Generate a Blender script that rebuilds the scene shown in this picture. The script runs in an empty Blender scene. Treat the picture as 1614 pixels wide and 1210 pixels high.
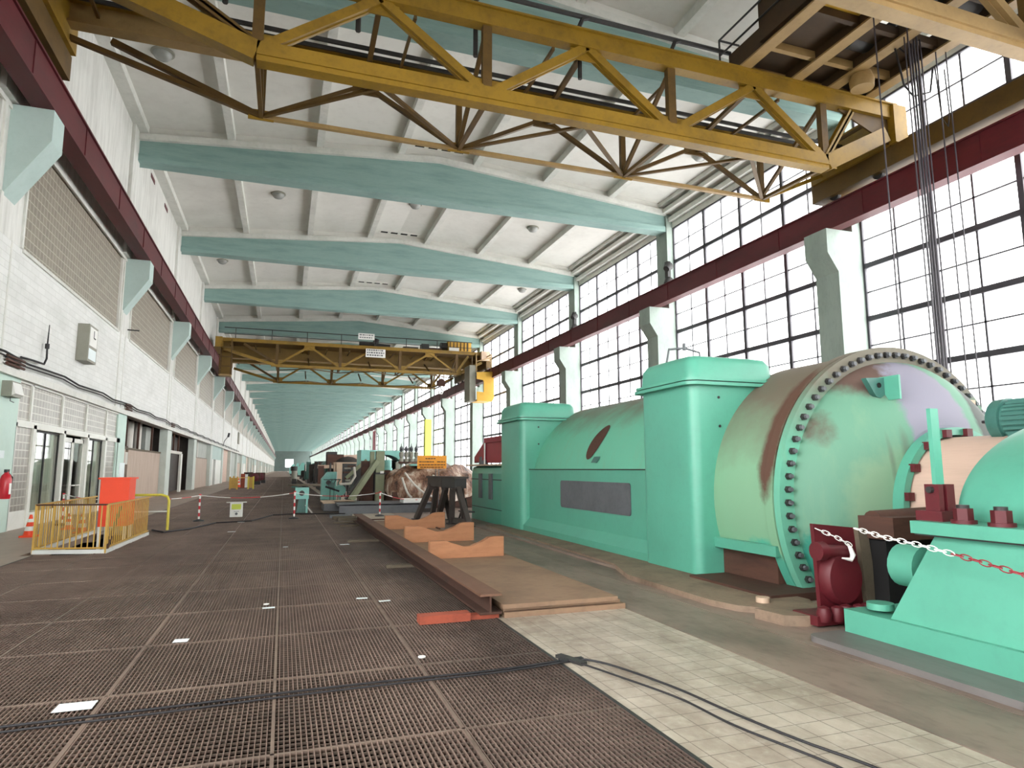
import bpy, math, random
from mathutils import Vector, Matrix
R = random.Random(7)
SC = bpy.context.scene
COL = SC.collection

# ------------------------------------------------------------------ materials
def lin(h):
    h = h.lstrip('#')
    o = []
    for i in (0, 2, 4):
        c = int(h[i:i+2], 16) / 255
        o.append(c/12.92 if c <= .04045 else ((c+.055)/1.055)**2.4)
    return (*o, 1)

class N:
    """small node-tree helper"""
    def __init__(s, name):
        s.m = bpy.data.materials.new(name); s.m.use_nodes = True
        s.t = s.m.node_tree; s.t.nodes.clear()
        s.out = s.t.nodes.new('ShaderNodeOutputMaterial')
    def n(s, typ, **k):
        d = s.t.nodes.new(typ)
        for a, b in k.items():
            if a.startswith('i_'):
                d.inputs[a[2:].replace('_', ' ')].default_value = b
            else:
                setattr(d, a, b)
        return d
    def l(s, a, b): s.t.links.new(a, b)
    def coord(s, scale=(1, 1, 1), swap=None, world=False):
        if world:
            g = s.n('ShaderNodeNewGeometry'); src = g.outputs['Position']
        else:
            g = s.n('ShaderNodeTexCoord'); src = g.outputs['Object']
        if swap:
            sp = s.n('ShaderNodeSeparateXYZ'); cb = s.n('ShaderNodeCombineXYZ')
            s.l(src, sp.inputs[0])
            for i, c in enumerate(swap):
                s.l(sp.outputs['XYZ'.index(c)], cb.inputs[i])
            src = cb.outputs[0]
        mp = s.n('ShaderNodeMapping'); mp.inputs['Scale'].default_value = scale
        s.l(src, mp.inputs[0])
        return mp.outputs[0]
    def noise(s, vec, scale, detail=4, rough=.6):
        d = s.n('ShaderNodeTexNoise'); d.inputs['Scale'].default_value = scale
        d.inputs['Detail'].default_value = detail; d.inputs['Roughness'].default_value = rough
        s.l(vec, d.inputs['Vector'])
        return d.outputs['Fac']
    def ramp(s, fac, stops):
        d = s.n('ShaderNodeValToRGB')
        e = d.color_ramp.elements
        while len(e) < len(stops): e.new(.5)
        for el, (p, c) in zip(e, stops):
            el.position = p; el.color = lin(c) if isinstance(c, str) else (c, c, c, 1)
        s.l(fac, d.inputs[0])
        return d.outputs[0]
    def mix(s, fac, a, b):
        d = s.n('ShaderNodeMix', data_type='RGBA')
        for sock, v in ((d.inputs[0], fac), (d.inputs[6], a), (d.inputs[7], b)):
            if isinstance(v, str): sock.default_value = lin(v)
            elif isinstance(v, (int, float)): sock.default_value = v
            else: s.l(v, sock)
        return d.outputs[2]
    def math(s, op, a, b=0.):
        d = s.n('ShaderNodeMath', operation=op)
        for i, v in enumerate((a, b)):
            if isinstance(v, (int, float)): d.inputs[i].default_value = v
            else: s.l(v, d.inputs[i])
        return d.outputs[0]
    def end(s, color, rough=.6, metal=0., bump=None, bstr=.3, bdist=.02, spec=.5):
        b = s.n('ShaderNodeBsdfPrincipled')
        if isinstance(color, str): b.inputs['Base Color'].default_value = lin(color)
        else: s.l(color, b.inputs['Base Color'])
        if isinstance(rough, (int, float)): b.inputs['Roughness'].default_value = rough
        else: s.l(rough, b.inputs['Roughness'])
        b.inputs['Metallic'].default_value = metal
        b.inputs['Specular IOR Level'].default_value = spec
        if bump is not None:
            u = s.n('ShaderNodeBump'); u.inputs['Strength'].default_value = bstr; u.inputs['Distance'].default_value = bdist
            s.l(bump, u.inputs['Height']); s.l(u.outputs[0], b.inputs['Normal'])
        s.l(b.outputs[0], s.out.inputs[0])
        return s.m

def paint(name, col, dirt='#4a4038', amt=.25, scale=2., rough=.5, metal=0., stretch=(1, 1, 1), bump=.1):
    """painted / dirty surface: base colour broken up by two noises"""
    k = N(name); v = k.coord(stretch)
    a = k.noise(v, scale, 6, .65); b = k.noise(v, scale*9, 3, .6)
    f = k.ramp(a, [(.45, 0.), (.75, 1.)])
    f = k.math('MULTIPLY', f, amt)
    c = k.mix(f, col, dirt)
    d = k.math('MULTIPLY', k.ramp(b, [(.5, 0.), (.8, 1.)]), amt*.5)
    c = k.mix(d, c, dirt)
    return k.end(c, rough, metal, bump=b, bstr=bump, bdist=.01)

M = {}
M['beam_teal'] = paint('teal_painted_concrete', '#8ba8a2', '#5f7f7c', .5, .6, .8, stretch=(.6, 1, 5))
M['white_conc'] = paint('whitewashed_concrete', '#d6d6d0', '#9fa59c', .5, .7, .85)
M['ceil'] = paint('ceiling_panels', '#d9d8d2', '#b2b0a8', .45, .25, .9)
M['corbel'] = paint('pale_teal_concrete', '#b0c3be', '#90a39e', .35, .8, .8)
M['column'] = paint('pale_column_concrete', '#96a39b', '#6d7d75', .55, .9, .8, stretch=(1, 1, .4))
M['red_girder'] = paint('dark_red_steel', '#541019', '#22080c', .55, 1.2, .55, stretch=(1, .25, 1))
M['yellow'] = paint('crane_yellow', '#8c6c18', '#4e3a0f', .6, .8, .5)
M['yellow_tan'] = paint('crane_yellow_flare', '#9c8052', '#66502f', .5, .8, .55)  # tan puts the backlight flare into the yellow of the crane parts
M['yellow_dark'] = paint('crane_brown_yellow', '#5d4416', '#2a1e09', .6, 1., .6)
M['yellow_plate'] = paint('crane_plate_yellow', '#6f5415', '#3c2c0b', .5, .8, .55)
M['cab_yellow'] = paint('cab_yellow', '#d0a23a', '#8a6a20', .3, 1.5, .5)
M['dark_steel'] = paint('dark_steel', '#2b2a29', '#161514', .5, 2., .55)
M['grey_steel'] = paint('grey_steel', '#5d6064', '#35373a', .5, 2., .5)
M['rope'] = paint('steel_rope', '#3c3840', '#242126', .4, 3., .5)
M['rust'] = paint('rusty_steel', '#4f3226', '#2a1812', .7, 1.4, .75, stretch=(1, .5, 3))
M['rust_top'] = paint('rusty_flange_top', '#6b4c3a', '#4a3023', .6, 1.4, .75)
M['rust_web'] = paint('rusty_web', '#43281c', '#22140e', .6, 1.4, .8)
M['trolley'] = paint('trolley_brown', '#3f2c14', '#1f160b', .5, 1., .7)
M['rust_plate'] = paint('brown_steel_plate', '#8a6f58', '#5d4637', .7, 1.1, .7)
M['green'] = paint('turbine_green', '#56a18a', '#477c6c', .3, 1.1, .38, bump=.03)
M['green_dk'] = paint('motor_green', '#3f6f66', '#22403a', .4, 2., .45)
M['teal_m'] = paint('machine_teal', '#7fc0b6', '#4b7d78', .35, 2., .45)
M['mint'] = paint('mint_wall_paint', '#bfd6cc', '#a3bab0', .3, 1., .6)
M['dred'] = paint('oxide_red', '#57131c', '#2e0a10', .4, 2.5, .55)
M['red_m'] = paint('machine_red', '#94202f', '#4c1018', .4, 2., .5)
M['orange'] = paint('signal_orange', '#f4471a', '#c83612', .15, 2., .5)
M['orange_sign'] = paint('sign_orange', '#e79a2c', '#c07a1e', .2, 2., .6)
M['white'] = paint('white_paint', '#e6e6e2', '#b5b3ac', .25, 3., .5)
M['paper'] = paint('white_paper', '#dfe9ea', '#b9c4c4', .2, 4., .7)
M['sred'] = paint('stripe_red', '#c3222e', '#8a1820', .2, 3., .5)
M['rail_yellow'] = paint('railing_yellow', '#c9a04a', '#8c6a2a', .35, 3., .5)
M['bright_yellow'] = paint('bright_yellow', '#dccb4a', '#a08f30', .3, 3., .5)
M['lime'] = paint('lime_yellow', '#c3cf4a', '#a3ad35', .2, 3., .5)
M['black'] = paint('black_rubber', '#17161a', '#2c2a2c', .4, 4., .6)
M['void'] = paint('recess_shade', '#080707', '#0f0d0c', .4, 1., .9)  # near-black in place of shade inside pits, rooms, gaps and slots
M['pipe_white'] = paint('pipe_white', '#c9c6bd', '#8d877c', .4, 1., .6, stretch=(1, 1, .4))
M['sheet_brown'] = paint('brown_sheet_cladding', '#b5a394', '#7f6a5b', .5, 1.2, .7, stretch=(1, 5, .5))
M['grey_panel'] = paint('grey_door_panel', '#a9aea7', '#7d837c', .4, .8, .7)
M['blind'] = paint('grey_green_blind', '#dcdecb', '#bcbea9', .3, 1., .8)
M['door_white'] = paint('door_frame_white', '#dedfd8', '#b3b4ac', .25, 2., .5)
M['wood'] = paint('orange_brown_timber', '#a4714f', '#6f4930', .5, 3., .75, stretch=(.5, 3, 3))
M['trestle'] = paint('trestle_steel', '#443d39', '#2a2624', .5, 3., .7)
M['wood_dk'] = paint('dark_timber', '#5f5546', '#3b342b', .5, 3., .8)
M['brick_red'] = paint('red_timber', '#94452f', '#5e2a1c', .5, 6., .8)
M['win_steel'] = paint('window_bar_steel', '#45434a', '#302c30', .4, 2., .5)
M['pier'] = paint('pale_pier', '#c2cac3', '#9ba49c', .4, 1., .8)
M['olive'] = paint('olive_steel', '#7e8468', '#565b46', .4, 2., .6)
M['pink_clad'] = paint('pinkish_cladding', '#c9ad9c', '#9d8475', .35, 1.5, .6, stretch=(1, .3, 4))
M['beige'] = paint('beige_casing', '#bfa790', '#927c66', .4, 1.5, .6)
M['clock'] = paint('box_grey', '#8d8c80', '#6a695f', .3, 2., .6)
M['walk'] = paint('walkway_floor', '#a08c7e', '#6f5d52', .6, .6, .45, stretch=(1, .4, 1))
M['conc_strip'] = paint('oily_concrete', '#867469', '#3f3731', .85, 1.1, .5, stretch=(1, .45, 1))
M['base_stain'] = paint('stained_base', '#85715f', '#4a392d', .8, 1.6, .7)
M['conc_step'] = paint('grey_plinth', '#6e6a68', '#47413d', .6, 1., .5, stretch=(1, .4, 1))
M['lampglass'] = paint('lamp_dome', '#9a9c98', '#6e706d', .3, 4., .25)
M['ext_red'] = paint('extinguisher_red', '#c01f2e', '#8a1420', .2, 3., .3)
M['end_wall'] = paint('end_wall', '#6f7f7b', '#55625f', .4, .3, .9)

def m_brickwall():
    k = N('white_brick_wall'); v = k.coord((1, 1, 1), 'YZX')
    b = k.n('ShaderNodeTexBrick'); k.l(v, b.inputs['Vector'])
    b.inputs['Scale'].default_value = 1.; b.inputs['Brick Width'].default_value = .6; b.inputs['Row Height'].default_value = .2
    b.inputs['Mortar Size'].default_value = .012
    b.inputs['Color1'].default_value = lin('#dddedb'); b.inputs['Color2'].default_value = lin('#d6d7d4'); b.inputs['Mortar'].default_value = lin('#cbccc8')
    n1 = k.noise(k.coord((.6, .35, .9)), 1.6, 6, .7)
    c = k.mix(k.math('MULTIPLY', k.ramp(n1, [(.45, 0.), (.8, 1.)]), .45), b.outputs['Color'], '#a9aca4')
    return k.end(c, .8, bump=b.outputs['Fac'], bstr=-.25, bdist=.02)
M['brick'] = m_brickwall()

def m_board(name, a, bcol, d):
    """board-marked, streaked upper wall"""
    k = N(name); v = k.coord((1, 4, .4))
    n1 = k.noise(v, 1.1, 7, .7); n2 = k.noise(k.coord((.5, .5, .5)), .7, 4)
    c = k.mix(k.ramp(n1, [(.4, 0.), (.75, 1.)]), a, bcol)
    c = k.mix(k.math('MULTIPLY', k.ramp(n2, [(.5, 0.), (.75, 1.)]), .4), c, d)
    return k.end(c, .85, bump=n1, bstr=.15)
M['upper_wall'] = m_board('streaked_upper_wall', '#dadad5', '#bdbdb7', '#a09f98')

def m_glassblock(name, c1, c2, mort, w, h, rough=.3):
    k = N(name); v = k.coord((1, 1, 1), 'YZX')
    b = k.n('ShaderNodeTexBrick', offset=0., squash=1.); k.l(v, b.inputs['Vector'])
    b.inputs['Scale'].default_value = 1.; b.inputs['Brick Width'].default_value = w; b.inputs['Row Height'].default_value = h
    b.inputs['Mortar Size'].default_value = .016; b.inputs['Bias'].default_value = 0.
    b.inputs['Color1'].default_value = lin(c1); b.inputs['Color2'].default_value = lin(c2); b.inputs['Mortar'].default_value = lin(mort)
    n1 = k.noise(k.coord((6, 6, 3)), 2., 3, .6)
    c = k.mix(k.math('MULTIPLY', k.ramp(n1, [(.4, 0.), (.7, 1.)]), .35), b.outputs['Color'], '#8a8478')
    return k.end(c, rough, bump=b.outputs['Fac'], bstr=-.4, bdist=.03)
M['gblock_hi'] = m_glassblock('beige_glass_blocks', '#8d8476', '#7f766a', '#b3ae9f', .27, .27, .45)
M['gblock_lo'] = m_glassblock('grey_glass_blocks', '#96928a', '#847f77', '#c3c2b8', .25, .22, .3)

def m_tiles():
    k = N('stained_floor_tiles'); v = k.coord((1, 1, 1))
    b = k.n('ShaderNodeTexBrick', offset=.0); k.l(v, b.inputs['Vector'])
    b.inputs['Scale'].default_value = 1.; b.inputs['Brick Width'].default_value = .2; b.inputs['Row Height'].default_value = .2
    b.inputs['Mortar Size'].default_value = .004
    b.inputs['Color1'].default_value = lin('#b8ae9e'); b.inputs['Color2'].default_value = lin('#aca192'); b.inputs['Mortar'].default_value = lin('#6e675c')
    n1 = k.noise(k.coord((1, .5, 1)), 1.3, 7, .7); n2 = k.noise(k.coord(), 7., 4, .7)
    c = k.mix(k.math('MULTIPLY', k.ramp(n1, [(.4, 0.), (.68, 1.)]), .75), b.outputs['Color'], '#6b5b4c')
    c = k.mix(k.math('MULTIPLY', k.ramp(n2, [(.5, 0.), (.8, 1.)]), .4), c, '#d2cdc0')
    return k.end(c, .5, bump=b.outputs['Fac'], bstr=-.2, bdist=.005)
M['tiles'] = m_tiles()

def m_grating(name, c1, c2):
    k = N(name)
    n1 = k.noise(k.coord((.7, .5, 1)), .8, 6, .7); n2 = k.noise(k.coord(), 5., 3)
    c = k.mix(k.ramp(n1, [(.35, 0.), (.7, 1.)]), c1, c2)
    c = k.mix(k.math('MULTIPLY', k.ramp(n2, [(.5, 0.), (.8, 1.)]), .4), c, '#3d332d')
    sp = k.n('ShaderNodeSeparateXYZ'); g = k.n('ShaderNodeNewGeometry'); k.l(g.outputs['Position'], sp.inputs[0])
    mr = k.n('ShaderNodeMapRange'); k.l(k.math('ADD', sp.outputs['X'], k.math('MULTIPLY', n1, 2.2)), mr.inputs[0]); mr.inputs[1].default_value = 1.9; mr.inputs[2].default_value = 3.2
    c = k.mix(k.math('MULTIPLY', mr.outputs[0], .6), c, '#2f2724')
    return k.end(c, .55, .2)
M['grating'] = m_grating('walked_steel_grating', '#957f73', '#69564d')
M['grating_rod'] = m_grating('grating_cross_rods', '#75665b', '#54483f')
M['grating_frame'] = m_grating('grating_frame_steel', '#857365', '#675950')

def m_glass():
    k = N('window_glass')
    t = k.n('ShaderNodeBsdfTransparent'); t.inputs[0].default_value = (.95, .95, .95, 1)
    g = k.n('ShaderNodeBsdfGlossy'); g.inputs['Roughness'].default_value = .08
    d = k.n('ShaderNodeBsdfTranslucent'); d.inputs[0].default_value = (.95, .95, .95, 1)
    m1 = k.n('ShaderNodeMixShader'); m1.inputs[0].default_value = .12
    k.l(t.outputs[0], m1.inputs[1]); k.l(d.outputs[0], m1.inputs[2])
    m2 = k.n('ShaderNodeMixShader'); m2.inputs[0].default_value = .05
    k.l(m1.outputs[0], m2.inputs[1]); k.l(g.outputs[0], m2.inputs[2])
    k.l(m2.outputs[0], k.out.inputs[0])
    return k.m
M['glass'] = m_glass()
def m_doorglass():
    k = N('door_glass')
    t = k.n('ShaderNodeBsdfTransparent'); t.inputs[0].default_value = (.95, .97, .95, 1)
    g = k.n('ShaderNodeBsdfGlossy'); g.inputs['Roughness'].default_value = .02
    m2 = k.n('ShaderNodeMixShader'); m2.inputs[0].default_value = .24
    k.l(t.outputs[0], m2.inputs[1]); k.l(g.outputs[0], m2.inputs[2])
    k.l(m2.outputs[0], k.out.inputs[0])
    return k.m
M['door_glass'] = m_doorglass()

def m_turbine(name, base, brown_from, brown_to, patches=()):
    """green paint worn to brown on the upper side, plus outlined patches of stain and painted shade"""
    k = N(name)
    g = k.n('ShaderNodeTexCoord'); sp = k.n('ShaderNodeSeparateXYZ'); k.l(g.outputs['Object'], sp.inputs[0])
    v = k.coord((1, 1, 1)); n1 = k.noise(v, 1.4, 6, .65); n2 = k.noise(k.coord((3, 3, .7)), 1.5, 6, .7)
    z = k.math('ADD', sp.outputs['Z'], k.math('MULTIPLY', k.math('SUBTRACT', n1, .5), 1.1))
    mr = k.n('ShaderNodeMapRange'); k.l(z, mr.inputs[0]); mr.inputs[1].default_value = brown_from; mr.inputs[2].default_value = brown_to
    c = k.mix(k.math('MULTIPLY', k.ramp(n2, [(.5, 0.), (.75, 1.)]), .35), base, '#7d9c7e')
    c = k.mix(k.math('MULTIPLY', mr.outputs[0], .9), c, '#6b5a50')
    for (p, rad, colr, edge) in patches:
        sb = k.n('ShaderNodeVectorMath', operation='SUBTRACT'); k.l(g.outputs['Object'], sb.inputs[0]); sb.inputs[1].default_value = p
        dv = k.n('ShaderNodeVectorMath', operation='DIVIDE'); k.l(sb.outputs[0], dv.inputs[0]); dv.inputs[1].default_value = rad
        ln = k.n('ShaderNodeVectorMath', operation='LENGTH'); k.l(dv.outputs[0], ln.inputs[0])
        q = k.math('ADD', ln.outputs['Value'], k.math('MULTIPLY', k.math('SUBTRACT', n1, .5), 1.0))
        m = k.n('ShaderNodeMapRange'); k.l(q, m.inputs[0]); m.inputs[1].default_value = 1.; m.inputs[2].default_value = 1.-edge
        c = k.mix(m.outputs[0], c, colr)
    return k.end(c, .6, bump=n1, bstr=.08, spec=.3)

def m_plastic():
    k = N('dusty_plastic_sheet'); n1 = k.noise(k.coord((1, 1, 1)), 2.2, 7, .7); n2 = k.noise(k.coord((2, 2, 1)), 4., 4)
    c = k.ramp(k.noise(k.coord((1.2, 1, .7)), 1.6, 7, .7), [(.36, '#2e1c14'), (.46, '#7d5640'), (.54, '#ab8f7a'), (.64, '#e2dad0')])
    return k.end(c, .35, bump=n2, bstr=.8, bdist=.1)
M['plastic'] = m_plastic()

# ------------------------------------------------------------------ mesh builder
class MB:
    def __init__(s): s.v = []; s.f = []; s.mi = []; s.sm = []; s.mats = []
    def mi_(s, m):
        m = M[m] if isinstance(m, str) else m
        if m not in s.mats: s.mats.append(m)
        return s.mats.index(m)
    def add(s, vs, fs, m, smooth=False):
        b = len(s.v); i = s.mi_(m); s.v += [tuple(p) for p in vs]
        for f in fs: s.f.append([b+x for x in f]); s.mi.append(i); s.sm.append(smooth)
        return s
    def box(s, x0, x1, y0, y1, z0, z1, m):
        v = [(x, y, z) for z in (z0, z1) for y in (y0, y1) for x in (x0, x1)]
        return s.add(v, [(0, 2, 3, 1), (4, 5, 7, 6), (0, 1, 5, 4), (2, 6, 7, 3), (0, 4, 6, 2), (1, 3, 7, 5)], m)
    def bar(s, p, q, w, h, m, up=(0, 0, 1)):
        p = Vector(p); q = Vector(q); d = (q-p).normalized(); u = Vector(up)
        if abs(d.dot(u)) > .98: u = Vector((0, 1, 0))
        a = d.cross(u).normalized()*w/2; b = a.cross(d).normalized()*h/2
        v = [p-a-b, p+a-b, p+a+b, p-a+b, q-a-b, q+a-b, q+a+b, q-a+b]
        return s.add(v, [(0, 1, 2, 3), (7, 6, 5, 4), (0, 4, 5, 1), (1, 5, 6, 2), (2, 6, 7, 3), (3, 7, 4, 0)], m)
    def angle(s, p, q, w, m, up=(0, 0, 1)):
        """rolled channel: web with two flanges"""
        p = Vector(p); q = Vector(q); d = (q-p).normalized(); u = Vector(up)
        if abs(d.dot(u)) > .98: u = Vector((0, 1, 0))
        a = d.cross(u).normalized(); b = a.cross(d).normalized()
        s.bar(p, q, w*.25, w, m, up)
        for k in (-1, 1): s.bar(p+b*k*w*.44, q+b*k*w*.44, w*.8, w*.12, m, up)
        return s
    def tube(s, pts, r, m, n=8, closed=False):
        P = [Vector(p) for p in pts]; k = len(P); vs = []; fs = []; pa = None
        for i in range(k):
            if closed: d = (P[(i+1) % k]-P[i-1]).normalized()
            else: d = (P[min(i+1, k-1)]-P[max(i-1, 0)]).normalized()
            if pa is None:
                u = Vector((0, 0, 1)) if abs(d.z) < .9 else Vector((0, 1, 0))
                a = d.cross(u).normalized()
            else: a = (pa-d*pa.dot(d)).normalized()
            pa = a; b = d.cross(a)
            rr = r[i] if isinstance(r, (list, tuple)) else r
            for j in range(n):
                t = 2*math.pi*j/n; vs.append(P[i]+a*math.cos(t)*rr+b*math.sin(t)*rr)
        for i in range(k if closed else k-1):
            for j in range(n):
                a0 = i*n+j; a1 = i*n+(j+1) % n; i2 = (i+1) % k
                fs.append((a0, a1, i2*n+(j+1) % n, i2*n+j))
        if not closed: fs += [tuple(range(n))[::-1], tuple(range((k-1)*n, k*n))]
        return s.add(vs, fs, m, True)
    def cyl(s, p, q, r, m, n=24, r2=None):
        r2 = r if r2 is None else r2
        p = Vector(p); q = Vector(q); d = (q-p).normalized(); u = Vector((0, 0, 1)) if abs(d.z) < .9 else Vector((0, 1, 0))
        a = d.cross(u).normalized(); b = d.cross(a); vs = []
        for c, rr in ((p, r), (q, r2)):
            for j in range(n):
                t = 2*math.pi*j/n; vs.append(c+a*math.cos(t)*rr+b*math.sin(t)*rr)
        s.add(vs, [(j, (j+1) % n, n+(j+1) % n, n+j) for j in range(n)], m, True)
        s.add(vs, [tuple(range(n))[::-1], tuple(range(n, 2*n))], m)
        return s
    def lathe(s, prof, o, axis, m, n=48, a0=0., a1=2*math.pi, sx=1., sz=1.):
        """prof: (radius, distance along the axis); axis 'y','x','z'; sx, sz squash the section"""
        full = abs(a1-a0-2*math.pi) < 1e-6; k = n if full else n+1; vs = []; fs = []
        for r, t in prof:
            for j in range(k):
                w = a0+(a1-a0)*j/n; c, d = math.cos(w)*r*sx, math.sin(w)*r*sz
                p = {'y': (c, t, d), 'x': (t, c, d), 'z': (c, d, t)}[axis]
                vs.append((o[0]+p[0], o[1]+p[1], o[2]+p[2]))
        for i in range(len(prof)-1):
            for j in range(n):
                fs.append((i*k+j, i*k+(j+1) % k, (i+1)*k+(j+1) % k, (i+1)*k+j))
        s.add(vs, fs, m, True)
        if full:
            for i in (0, len(prof)-1):
                if prof[i][0] > 1e-4: s.add([vs[i*k+j] for j in range(k)], [tuple(range(k))], m)
        return s
    def prism(s, poly, plane, a0, a1, m, smooth=False):
        n = len(poly)
        def P(u, w, t): return {'xz': (u, t, w), 'yz': (t, u, w), 'xy': (u, w, t)}[plane]
        vs = [P(u, w, a0) for u, w in poly]+[P(u, w, a1) for u, w in poly]
        s.add(vs, [(j, (j+1) % n, n+(j+1) % n, n+j) for j in range(n)], m, smooth)
        s.add(vs, [tuple(range(n))[::-1], tuple(range(n, 2*n))], m)
        return s
    def mesh(s, name, off=(0, 0, 0)):
        me = bpy.data.meshes.new(name)
        me.from_pydata([(a-off[0], b-off[1], c-off[2]) for a, b, c in s.v], [], s.f)
        for m in s.mats: me.materials.append(m)
        me.polygons.foreach_set('material_index', s.mi); me.polygons.foreach_set('use_smooth', s.sm)
        import bmesh
        bm = bmesh.new(); bm.from_mesh(me); bmesh.ops.recalc_face_normals(bm, faces=bm.faces); bm.to_mesh(me); bm.free()
        if any(s.sm) : me.set_sharp_from_angle(angle=math.radians(40))
        me.update()
        return me

ORG = {}
def tag(o, label, cat, group=None):
    o['label'] = label; o['category'] = cat
    if group: o['group'] = group
    return o
def thing(name, label, cat, loc=(0, 0, 0), group=None):
    o = bpy.data.objects.new(name, None); COL.objects.link(o); o.location = loc; o.empty_display_size = .2
    ORG[o.name] = Vector(loc)
    return tag(o, label, cat, group)
def part(name, mb, parent, label=None):
    org = ORG[parent.name]
    o = bpy.data.objects.new(name, mb.mesh(name, org)); COL.objects.link(o); o.parent = parent
    ORG[o.name] = org
    if label: o['label'] = label
    return o
def solo(name, mb, label, cat, loc=(0, 0, 0), group=None):
    o = bpy.data.objects.new(name, mb.mesh(name, loc)); COL.objects.link(o); o.location = loc
    ORG[o.name] = Vector(loc)
    return tag(o, label, cat, group)
def struct(name, mb, loc=(0, 0, 0)):
    o = bpy.data.objects.new(name, mb.mesh(name, loc)); COL.objects.link(o); o.location = loc; o['kind'] = 'structure'
    ORG[o.name] = Vector(loc)
    return o
def dup(o, loc, label=None, group=None, rz=None):
    r = o.copy(); COL.objects.link(r); r.location = loc; ORG[r.name] = Vector(loc)
    if rz is not None: r.rotation_euler = (0, 0, rz)
    if label: r['label'] = label
    if group: r['group'] = group
    for ch in list(o.children):
        c = ch.copy(); COL.objects.link(c); c.parent = r
        for g in list(ch.children):
            d = g.copy(); COL.objects.link(d); d.parent = c
    return r
def rrect(x0, x1, y0, y1, r, n=5):
    p = []
    for cx, cy, a in ((x1-r, y1-r, 0), (x0+r, y1-r, 90), (x0+r, y0+r, 180), (x1-r, y0+r, 270)):
        for i in range(n+1):
            t = math.radians(a+90*i/n); p.append((cx+r*math.cos(t), cy+r*math.sin(t)))
    return p

# ------------------------------------------------------------------ camera
f, yaw, pit, rol = 1021.418, .3367, .1299, -.0021
Fw = Vector((math.sin(yaw)*math.cos(pit), math.cos(yaw)*math.cos(pit), math.sin(pit)))
Rt = Vector((math.cos(yaw), -math.sin(yaw), 0)); Up = Rt.cross(Fw)
R2 = Rt*math.cos(rol)+Up*math.sin(rol); U2 = -Rt*math.sin(rol)+Up*math.cos(rol)
cam = bpy.data.cameras.new('camera'); co = bpy.data.objects.new('camera', cam); COL.objects.link(co)
co.matrix_world = Matrix(((R2.x, U2.x, -Fw.x, 0), (R2.y, U2.y, -Fw.y, 0), (R2.z, U2.z, -Fw.z, 1.65), (0, 0, 0, 1)))
cam.sensor_fit = 'HORIZONTAL'; cam.sensor_width = 36; cam.lens = 36*f/1614; cam.clip_end = 2000; cam.clip_start = .05
SC.camera = co

# ------------------------------------------------------------------ hall dimensions (metres; hall runs along Y)
XL, XR, BAY, Y0 = -6.97, 21.45, 13.05, 18.9
K0, K1 = -5, 41
YB, YE = Y0+K0*BAY-2, Y0+K1*BAY
def fy(k): return Y0+k*BAY
XM = 7.15
def zroof(x): return 17.25+1.15*(1-min(1, abs(x-XM)/14.2))

# --- floors
PX0, PX1, PY0, PY1 = -4.62, -3.25, 15.2, 19.6      # stair pit
mb = MB()
xs0, xs1 = -4.5, 2.29
n = int((xs1-xs0)/.0335)
for i in range(n+1):
    x = xs0+i*(xs1-xs0)/n
    for (a, b) in (((YB, PY0), (PY1, 150)) if PX0 < x < PX1 else ((YB, 150),)):
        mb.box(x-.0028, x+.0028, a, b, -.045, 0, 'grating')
y = 1.0
while y < 110:
    for (a, b) in (((xs0, PX0), (PX1, xs1)) if PY0 < y < PY1 else ((xs0, xs1),)):
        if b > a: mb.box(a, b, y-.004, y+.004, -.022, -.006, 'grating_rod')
    y += .068
for x in (-3.47, -2.313, -1.157, 0.005, 1.16):
    for (a, b) in (((YB, PY0), (PY1, 150)) if PX0 < x < PX1 else ((YB, 150),)):
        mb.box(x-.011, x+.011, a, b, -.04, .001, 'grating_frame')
y = 4.263-1.45*2
while y < 150:
    for (a, b) in (((xs0, PX0), (PX1, xs1)) if PY0 < y < PY1 else ((xs0, xs1),)):
        if b > a: mb.box(a, b, y-.01, y+.01, -.04, .001, 'grating_frame')
    y += 1.45
mb.box(xs1, xs1+.03, YB, 150, -.05, .003, 'dark_steel')
mb.box(xs0-.03, xs0, YB, PY0, -.05, .003, 'dark_steel'); mb.box(xs0-.03, xs0, PY1, 150, -.05, .003, 'dark_steel')
struct('floor', mb)
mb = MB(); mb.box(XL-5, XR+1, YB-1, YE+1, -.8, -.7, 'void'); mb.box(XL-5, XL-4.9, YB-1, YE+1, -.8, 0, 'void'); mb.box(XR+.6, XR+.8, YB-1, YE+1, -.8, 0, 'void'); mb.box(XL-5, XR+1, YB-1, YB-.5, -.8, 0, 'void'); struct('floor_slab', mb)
mb = MB(); mb.box(xs0, xs1, 150, YE, -.2, -.01, 'grating'); struct('floor', mb)
mb = MB()
mb.box(XL-4.5, xs0-.03, YB, PY0, -.2, 0, 'walk'); mb.box(XL-4.5, PX0-.12, PY0, PY1, -.2, 0, 'walk'); mb.box(XL-4.5, xs0-.03, PY1, YE, -.2, 0, 'walk')
struct('floor_strip', mb)
mb = MB(); mb.box(xs1+.03, 3.9, YB, 60, -.2, 0, 'tiles'); mb.box(xs1+.03, 3.9, 60, YE, -.2, 0, 'walk'); struct('floor_tile', mb)
mb = MB(); mb.box(3.915, 4.74, YB, YE, -.2, 0, 'conc_strip'); mb.box(4.755, XR, YB, YE, -.2, .0, 'conc_strip'); mb.box(3.9, 4.76, YB, YE, -.3, -.03, 'void')
struct('floor_concrete_slab', mb)

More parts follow.
